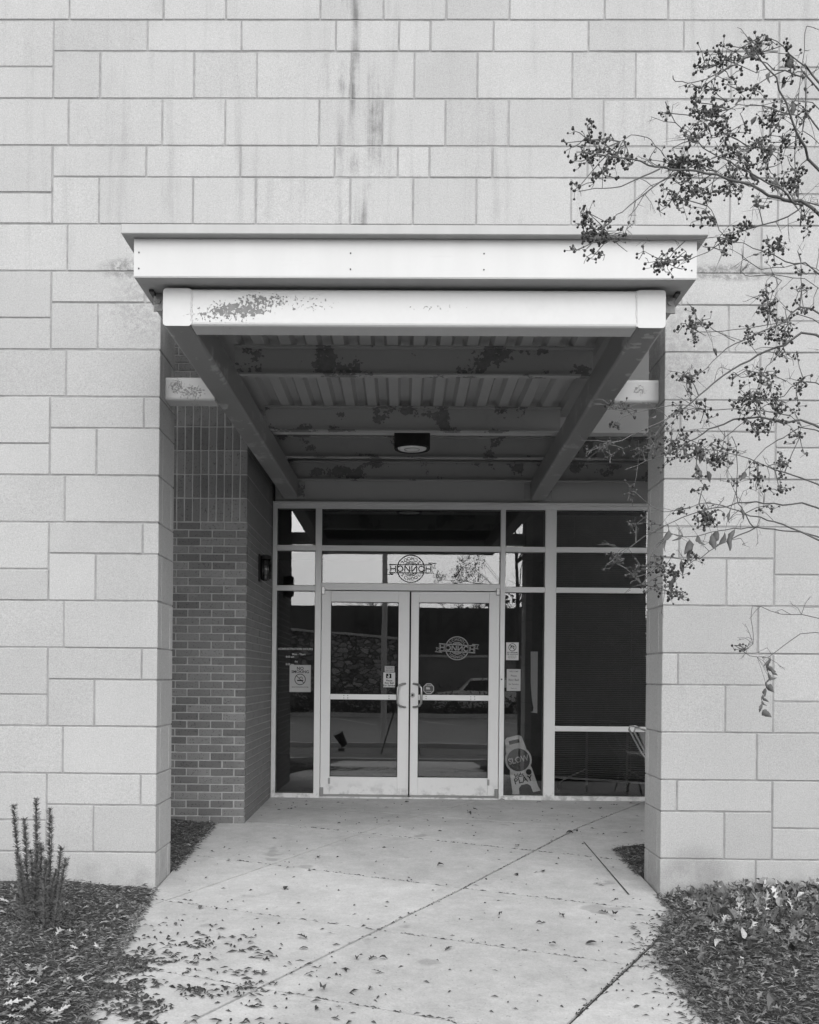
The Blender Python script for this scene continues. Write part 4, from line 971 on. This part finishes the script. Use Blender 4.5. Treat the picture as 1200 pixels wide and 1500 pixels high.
# unseen remainder of the crown, found again in the door reflection
rr = random.Random(5)
for i in range(26):
    t = rr.uniform(.35, 1); src = Vector(TR_PTS[min(int(t*6), 6)]); a = rr.uniform(-1.9, 1.5); L = rr.uniform(.9, 1.7)
    d = Vector((math.cos(a)*.75+.25, math.sin(a)*.6, rr.uniform(.35, 1.1))).normalized()
    if (src+d*L).x < 1.62: d.x = abs(d.x)
    pts = [src+d*L*u+Vector((0, 0, .12*math.sin(u*3)))+Vector((rr.gauss(0, .03), rr.gauss(0, .03), 0))*u for u in (0, .25, .5, .75, 1)]
    m = MB(); m.tube(pts, [.012, .009, .007, .005, .002], 6)
    for _ in range(5):
        u = rr.uniform(.3, .95); q = src+d*L*u; d2 = (d+Vector((rr.gauss(0, .7), rr.gauss(0, .7), rr.gauss(.2, .4)))).normalized(); l2 = rr.uniform(.25, .6)
        m.tube([q, q+d2*l2*.5, q+d2*l2], [.004, .003, .0015], 4)
    m.build('branch', 'bark', tr)
CL = [(1050, 95, 42, 26, 70), (1105, 72, 34, 14, 55), (1028, 128, 26, 12, 16), (1020, 150, 12, 14, 18), (866, 205, 32, 22, 40), (862, 232, 26, 22, 34), (905, 225, 24, 18, 30), (925, 240, 14, 12, 10), (848, 274, 22, 10, 10), (885, 252, 12, 22, 22), (862, 312, 18, 24, 34), (885, 343, 32, 20, 70), (845, 366, 12, 7, 6), (872, 372, 14, 8, 10), (990, 244, 36, 20, 75), (1020, 240, 36, 22, 60), (1045, 168, 26, 26, 75), (1062, 196, 36, 24, 50), (1015, 205, 22, 20, 24), (975, 165, 12, 12, 6), (985, 292, 26, 24, 48), (1010, 280, 20, 14, 18), (1070, 268, 38, 26, 55), (1030, 320, 18, 10, 20), (1085, 335, 18, 14, 20), (1062, 349, 14, 10, 26), (1130, 178, 16, 20, 50), (1148, 208, 24, 20, 28), (1166, 252, 14, 26, 40), (1125, 245, 20, 20, 18), (975, 385, 28, 17, 56), (1055, 366, 20, 8, 9), (1135, 364, 18, 17, 42), (1110, 300, 24, 14, 14), (1008, 478, 28, 20, 42), (1012, 556, 22, 17, 36), (1128, 455, 16, 44, 60), (1145, 495, 22, 30, 46), (1098, 500, 10, 16, 20), (1115, 548, 30, 18, 38), (1103, 588, 32, 22, 70), (1135, 600, 18, 24, 40), (1120, 624, 28, 12, 36), (915, 598, 22, 12, 16), (902, 622, 12, 12, 9), (998, 598, 24, 12, 22), (1032, 602, 10, 14, 12), (985, 648, 30, 18, 48), (1020, 662, 38, 16, 75), (1052, 674, 18, 14, 38), (885, 655, 28, 12, 30), (958, 650, 12, 20, 14), (1110, 700, 24, 16, 28), (1142, 718, 14, 14, 18), (1142, 682, 12, 18, 24), (1036, 760, 22, 14, 55), (1000, 745, 18, 10, 14), (925, 722, 14, 10, 10), (932, 768, 18, 12, 14), (962, 830, 20, 12, 34), (985, 838, 26, 14, 30), (985, 868, 28, 14, 40), (1012, 822, 14, 8, 12), (905, 822, 22, 12, 12), (932, 845, 18, 16, 14), (1030, 714, 12, 8, 7), (1125, 740, 12, 8, 8), (1020, 700, 10, 8, 8), (1090, 950, 14, 10, 7), (940, 660, 12, 12, 8), (1170, 560, 14, 30, 24), (1175, 420, 14, 40, 24), (1180, 160, 12, 40, 24), (1172, 640, 14, 30, 20), (1178, 320, 12, 24, 18), (1100, 130, 30, 25, 26), (1120, 222, 30, 20, 26), (1092, 240, 25, 20, 26), (1150, 272, 20, 15, 22), (1075, 225, 25, 15, 24), (1040, 285, 30, 18, 24), (1160, 110, 16, 30, 20)]
bm = bmesh.new(); bmesh.ops.create_icosphere(bm, subdivisions=1, radius=1.0); CV = [v_.co.copy() for v_ in bm.verts]; CF = [tuple(v_.index for v_ in f.verts) for f in bm.faces]; bm.free()
for (cx, cy, rx, ry, n_) in CL:
    c = at(cx, cy, -2.85); att = min(ALLP, key=lambda p: (p-c).length); Yc = att.y
    caps = MB(); tw = MB(); c = at(cx, cy, Yc); tw.tube([att, att.lerp(c, .5)+Vector((0, 0, .006)), c], [.0022, .0017, .0013], 5)
    nodes = [c]
    for _ in range(max(3, int(n_*.42))):
        q = at(cx+max(-1.4, min(1.4, rr.gauss(0, .55)))*rx, cy+max(-1.4, min(1.4, rr.gauss(0, .55)))*ry, Yc+rr.gauss(0, .035)); par = min(nodes, key=lambda w_: (w_-q).length+.35*(w_-c).length)
        tw.tube([par, par.lerp(q, .5)+Vector((rr.gauss(0, .003), rr.gauss(0, .004), rr.gauss(.002, .003))), q], [.0017, .0014, .0010], 4); nodes.append(q)
    for i in range(int(n_*1.55)):
        q = rr.choice(nodes); p = q+Vector((rr.gauss(0, .011), rr.gauss(0, .012), rr.gauss(0, .011)))
        tw.tube([q, q.lerp(p, .6)+Vector((rr.gauss(0, .002), 0, rr.gauss(0, .002))), p], .0010, 3)
        if rr.random() < .9:
            rd = rr.uniform(.0032, .0060); el = rr.uniform(.8, 1.35); a = rr.uniform(0, 6.3); caps.add([p+Vector((v_.x*rd*(1+.15*math.sin(a+v_.z*3)), v_.y*rd, v_.z*rd*el)) for v_ in CV], CF); caps.tone += [rr.uniform(.015, .10)]*len(CV)
    o = tw.build('seed_cluster', 'bark', tr); tag(caps.build('seed_capsules', 'capsule', o), kind='stuff')
LV = [(1045, 510, 15, 0), (1085, 140, 20, .2), (1099, 250, 24, -.3), (1113, 372, 14, 1), (1128, 105, 20, .1), (1155, 80, 22, 0), (1150, 115, 20, .2), (1162, 150, 20, -.2), (1108, 170, 15, .3), (1130, 210, 22, 0), (1138, 260, 24, .1), (1168, 270, 24, 0), (980, 775, 26, .2), (976, 792, 18, -.2), (1000, 782, 20, .5), (1010, 790, 26, 0), (1016, 800, 28, .2), (1022, 784, 20, -.4), (1043, 782, 28, -.1), (1052, 778, 24, .3), (1062, 780, 26, .5), (1077, 775, 36, .05), (998, 820, 26, .2), (991, 845, 24, -.1), (960, 775, 14, 1.2), (935, 826, 12, .5), (982, 650, 20, .2), (1002, 655, 22, -.2), (1018, 652, 26, 0), (1028, 660, 22, .2), (1021, 680, 24, .1), (1036, 690, 20, -.1), (1092, 690, 18, .3), (962, 608, 12, 1), (952, 628, 16, .4), (1098, 610, 16, 0), (1010, 550, 16, .3), (1070, 750, 18, .2), (1085, 745, 18, -.3), (1130, 560, 14, 0), (1127, 965, 30, .1), (1122, 985, 34, -.1), (1119, 1010, 30, .15), (1116, 1030, 22, -.1)]
LV = LV[:-4]+[(lerp(1128, 1116, i/17)+rr.gauss(0, 3), lerp(962, 1040, i/17), rr.uniform(11, 20), rr.gauss(0, .8)) for i in range(18)]
for (cx, cy, L, ang) in LV:
    Yl = min(ALLP, key=lambda p: (p-at(cx, cy, -2.85)).length).y; p = at(cx, cy, Yl); m = MB()
    Ln = L/F*(Yl-CAM.y)*.92; Mx = Matrix.Rotation(ang+rr.gauss(0, .2), 3, 'Y') @ Matrix.Rotation(rr.uniform(-1.2, 1.2), 3, 'Z') @ Matrix.Rotation(R(-90)+rr.uniform(-.35, .35), 3, 'X')
    cur = rr.uniform(1.2, 3.0); tw_ = rr.uniform(-1.2, 1.2); wf = rr.uniform(.18, .27); ph = rr.uniform(0, 6); nr = 9; vs = []
    for i in range(nr):
        t = i/(nr-1); w_ = wf*math.sin(math.pi*min(1, t*1.02)**.8)*(1+.12*math.sin(t*19+ph))+.004
        ca, sa = math.cos(tw_*t), math.sin(tw_*t)
        for s_ in (-1, -.5, 0, .5, 1):
            a_ = s_*cur; x_ = math.sin(a_)/cur*w_*1.6; z_ = (1-math.cos(a_))/cur*w_*1.6+.03*math.sin(t*9+s_*2+ph)+.12*math.sin(t*2.4+ph)*t
            vs.append(p+Mx @ (Vector((x_*ca-z_*sa, t, x_*sa+z_*ca))*Ln))
    fs = [(5*i+j, 5*i+j+1, 5*i+j+6, 5*i+j+5) for i in range(nr-1) for j in range(4)]
    m.add(vs, fs); lf = m.build('leaf', 'hung_leaf', tr, smooth=True)
    m = MB(); q = min(ALLP, key=lambda w_: (w_-p).length); 
    if (q-p).length < .12: m.tube([p, p.lerp(q, .5)+Vector((0, 0, .004)), q], .0007, 3); m.build('stalk', 'bark', lf)
bt_ = MB()
for _ in range(330):
    p = rr.choice(ALLP); 
    if p.x > 1.75: continue
    d = Vector((rr.gauss(-.35, .6), rr.gauss(0, .4), rr.gauss(.05, .6))).normalized(); L = rr.uniform(.03, .11); q = p+d*L; md = p.lerp(q, .5)+Vector((rr.gauss(0, .006), 0, rr.gauss(.004, .006)))
    bt_.tube([p, md, q], [.0012, .001, .0006], 4)
    for _ in range(rr.randint(1, 3)):
        d2 = (d+Vector((rr.gauss(0, .6), rr.gauss(0, .4), rr.gauss(0, .6)))).normalized(); o_ = p.lerp(q, rr.uniform(.4, .95)); bt_.tube([o_, o_+d2*L*rr.uniform(.2, .45)], [.0008, .0005], 3)
tag(bt_.build('bare_twigs', 'bark', tr), kind='stuff')

# ------------------------------------------------------------------ what stands behind the camera, seen mirrored in the glass
m = MB(); m.box((-40, -8.6, -.74), (40, -4.62, -.50)); tag(m.build('gravel_bed', 'gravel'), kind='structure')
for y in (-4.61, -8.75):
    m = MB(); m.box((-40, y-.15, -.74), (40, y, -.40)); tag(m.build('kerb', 'concrete'), kind='structure')
m = MB(); m.add([(-60, -27, -.60), (60, -27, -.60), (60, -8.9, -.60), (-60, -8.9, -.60)], [(0, 1, 2, 3)]); tag(m.build('parking_lot', 'asphalt'), kind='structure')
m = MB()
for x in range(-30, 31, 3): m.add([(x, -26, -.596), (x+.1, -26, -.596), (x+2.1, -21, -.596), (x+2, -21, -.596)], [(0, 1, 2, 3)])
tag(m.build('parking_lines', 'road_paint'), kind='structure')
m = MB(); m.box((-60, -27.2, -.74), (60, -27, -.42)); tag(m.build('kerb', 'concrete'), kind='structure')
rw = empty('stone_retaining_wall', (-9, -30, -.6), 'rough stone retaining wall reflected in the left door', 'wall')
pts = [(-40, 3.6), (-12, 3.5), (-7, 3.35), (-4, 3.1), (-1, 2.9), (0.3, 2.75)]
m = MB(); m.prism([(x, z) for x, z in pts]+[(0.3, -.7), (-40, -.7)], -30.5, -30.0); m.build('masonry', 'rubble', rw)
m = MB()
for (a, b), (c, d) in zip(pts[:-1], pts[1:]): m.bar((a, -30.22, b+.06), (c, -30.22, d+.06), (0, .36, 0), (0, 0, .055))
m.build('coping', 'concrete', rw)
m = MB(); m.box((.4, -31.4, -.7), (40, -31.1, 2.05)); tag(m.build('low_wall', 'asphalt'), 'plain dark wall reflected in the right door', 'wall')
m = MB(); m.box((.4, -31.45, 2.052), (40, -31.02, 2.16)); tag(m.build('wall_coping', 'concrete'), 'pale coping on the dark wall reflected in the right door', 'coping')
hg = MB()
for _ in range(9000):
    p = Vector((rr.uniform(-30, 30), -27.9+rr.gauss(0, .25), -.5+abs(rr.gauss(0, .5)))); d = Vector((rr.gauss(0, 1), rr.gauss(0, 1), rr.gauss(0, 1))).normalized()*.16; e_ = d.orthogonal()*.6; hg.add([p, p+d, p+e_], [(0, 1, 2)])
tag(hg.build('hedge', 'shrub'), 'low dark hedge beyond the parking lot seen in reflection', 'hedge', kind='stuff')
wdm = MB()
for _ in range(30000):
    x = rr.uniform(-55, 55); top = 4.1+.8*math.sin(x*.35)+.7*math.sin(x*.9+1)+.7*math.sin(x*2.3)+(.8 if x > 4 else 0)+rr.gauss(0, .35)
    p = Vector((x, -48+rr.gauss(0, 2.5), top*rr.random()**.7)); d = Vector((rr.gauss(0, 1), rr.gauss(0, 1), rr.gauss(0, 1))).normalized()*.32; e_ = d.orthogonal()*.7; wdm.add([p, p+d, p+e_], [(0, 1, 2)])
tag(wdm.build('distant_woods', 'shrub'), 'dark tree line beyond the parking lot seen in reflection', 'woods', kind='stuff')
def bare_tree(x, y, h, label):
    t_ = empty('bare_tree', (x, y, -.6), label, 'tree', 'bare trees reflected in the glass'); m = MB(); m.tube([(x, y, -.6), (x+.1, y, h*.35), (x, y, h*.7)], [h*.022, h*.017, h*.008], 8); m.build('trunk', 'bark', t_)
    m = MB()
    def grow(p, d, L, r, k_):
        q = p+d*L; m.tube([p, p.lerp(q, .5)+Vector((rr.gauss(0, L*.05), rr.gauss(0, L*.05), 0)), q], [r, r*.8, r*.6], 4, False)
        if k_:
            for _ in range(3): grow(p.lerp(q, rr.uniform(.55, 1)), (d+Vector((rr.gauss(0, .5), rr.gauss(0, .5), rr.gauss(.12, .3)))).normalized(), L*rr.uniform(.55, .8), r*.55, k_-1)
    for i in range(7):
        a = rr.uniform(0, 6.3); grow(Vector((x+.05, y, h*rr.uniform(.3, .65))), Vector((math.cos(a)*.6, math.sin(a)*.6, .8)).normalized(), h*.22, h*.009, 4)
    m.build('crown', 'bark', t_)
bare_tree(-1.2, -38, 5.6, 'bare tree reflected behind the lamp pole in the left door'); bare_tree(3.2, -36, 5.6, 'bare tree reflected in the right door'); bare_tree(7.5, -34, 5.5, 'bare tree reflected in the right sidelight'); bare_tree(-8, -40, 4.2, 'bare tree reflected in the left sidelight')
lpst = empty('lamp_post', (-.47, -9.7, -.6), 'slim pale lamp post reflected in the left door', 'lamp post')
m = MB(); m.tube([(-.47, -9.7, -.6), (-.47, -9.7, 8)], [.075, .055], 12); m.build('pole', 'bulkhead_paint', lpst); m = MB(); m.lathe((-.47, -9.7, -.6), [(.2, 0), (.2, .06), (.1, .1)], 16); m.build('base', 'concrete', lpst)
m = MB(); m.box((-.7, -9.85, 8), (-.24, -9.1, 8.12)); m.build('lamp_head', 'dark_metal', lpst)
fl = empty('ground_floodlight', (-1.35, -7.6, -.5), 'small black floodlight on the gravel reflected in the left door', 'floodlight')
m = MB(); m.tube([(-1.35, -7.6, -.5), (-1.33, -7.6, -.32)], .02, 8); m.box((-1.42, -7.66, -.5), (-1.28, -7.54, -.44)); m.build('stand', 'lamp_black', fl)
m = MB(); m.tube([(-1.28, -7.6, -.38), (-1.36, -7.58, -.24), (-1.43, -7.55, -.10)], [.07, .09, .11], 14); m.build('lamp_housing', 'lamp_black', fl)
# parked van
cx0, cy0 = 3.6, -29.2
cv = empty('parked_car', (cx0, cy0, -.6), 'pale parked car reflected in the right door', 'car')
prof = [(-2.2, .35), (-2.2, .95), (-2.0, 1.05), (-1.1, 1.12), (-.45, 1.72), (1.75, 1.76), (2.2, 1.1), (2.25, .4)]
m = MB(); m.prism([(cx0+a, b-.6) for a, b in prof], cy0-.85, cy0+.85); o = m.build('body', 'car_paint', cv, fix=True); bevel_obj(o, .06, 2)
for (a, b) in ((-.95, .2), (.28, 1.05), (1.12, 1.85)):
    m = MB(); m.prism([(cx0+a+(.35 if a < -.5 else 0), 1.60-.6), (cx0+b-(.12 if b > 1.5 else 0), 1.63-.6), (cx0+b, 1.15-.6), (cx0+a, 1.15-.6)], cy0+.845, cy0+.858); m.build('window', 'car_glass', cv, fix=True)
for wx_ in (-1.4, 1.4):
    for wy_ in (.72, -.87):
        m = MB(); m.lathe((cx0+wx_, cy0+wy_, -.27), [(.31, 0), (.34, .03), (.34, .14), (.31, .17)], 24, 'y'); tw_ = m.build('tyre', 'rubber', cv); m = MB(); m.lathe((cx0+wx_, cy0+wy_+(.165 if wy_ > 0 else -.005), -.27), [(.2, 0), (.19, .01)], 18, 'y'); m.build('rim', 'brushed_steel', tw_)
for sx_ in (-2.2, 2.18):
    for wy_ in (-.65, .65): m = MB(); m.box((cx0+sx_-.03, cy0+wy_-.12, .22), (cx0+sx_+.05, cy0+wy_+.12, .38)); m.build('headlight' if sx_ < 0 else 'tail_light', 'lens_glass', cv)
# letters on the far wall
m = MB(); put_text(m, 'HANNAH', 1.5, 1.4, 3.55, -30.0, 0, 'CENTER', 1.25, -1)
vs = m.v; n_ = len(vs); m.v = vs+[(x, y-.08, z) for x, y, z in vs]; m.f = m.f+[tuple(i+n_ for i in f) for f in m.f]
tag(m.build('wall_letters', 'dark_metal'), 'large dark letters above the far wall reflected in the doors', 'lettering')
m = MB(); m.box((.41, -31.6, 2.165), (9, -31.5, 4.4)); m.box((-6, -30.75, 2.6), (.4, -30.6, 4.4)); tag(m.build('sign_panel', 'soil'), 'dark sign panel behind the far letters seen in reflection', 'sign panel')
# the photographer's tripod
tp = empty('camera_tripod', (CAM.x, CAM.y-.25, -.5), 'camera tripod reflected faintly between the doors', 'tripod')
for a in (90, 210, 330):
    m = MB(); m.tube([(CAM.x+.03*math.cos(R(a)), CAM.y-.3+.03*math.sin(R(a)), .85), (CAM.x+.48*math.cos(R(a)), CAM.y-.3+.48*math.sin(R(a)), -.5)], [.02, .012], 8); m.build('leg', 'dark_metal', tp)
m = MB(); m.tube([(CAM.x, CAM.y-.3, .8), (CAM.x, CAM.y-.3, 1.02)], .03, 10); m.build('centre_column', 'dark_metal', tp)
m = MB(); m.box((CAM.x-.09, CAM.y-.38, 1.04), (CAM.x+.09, CAM.y-.20, 1.24)); m.build('camera_body', 'dark_metal', tp)
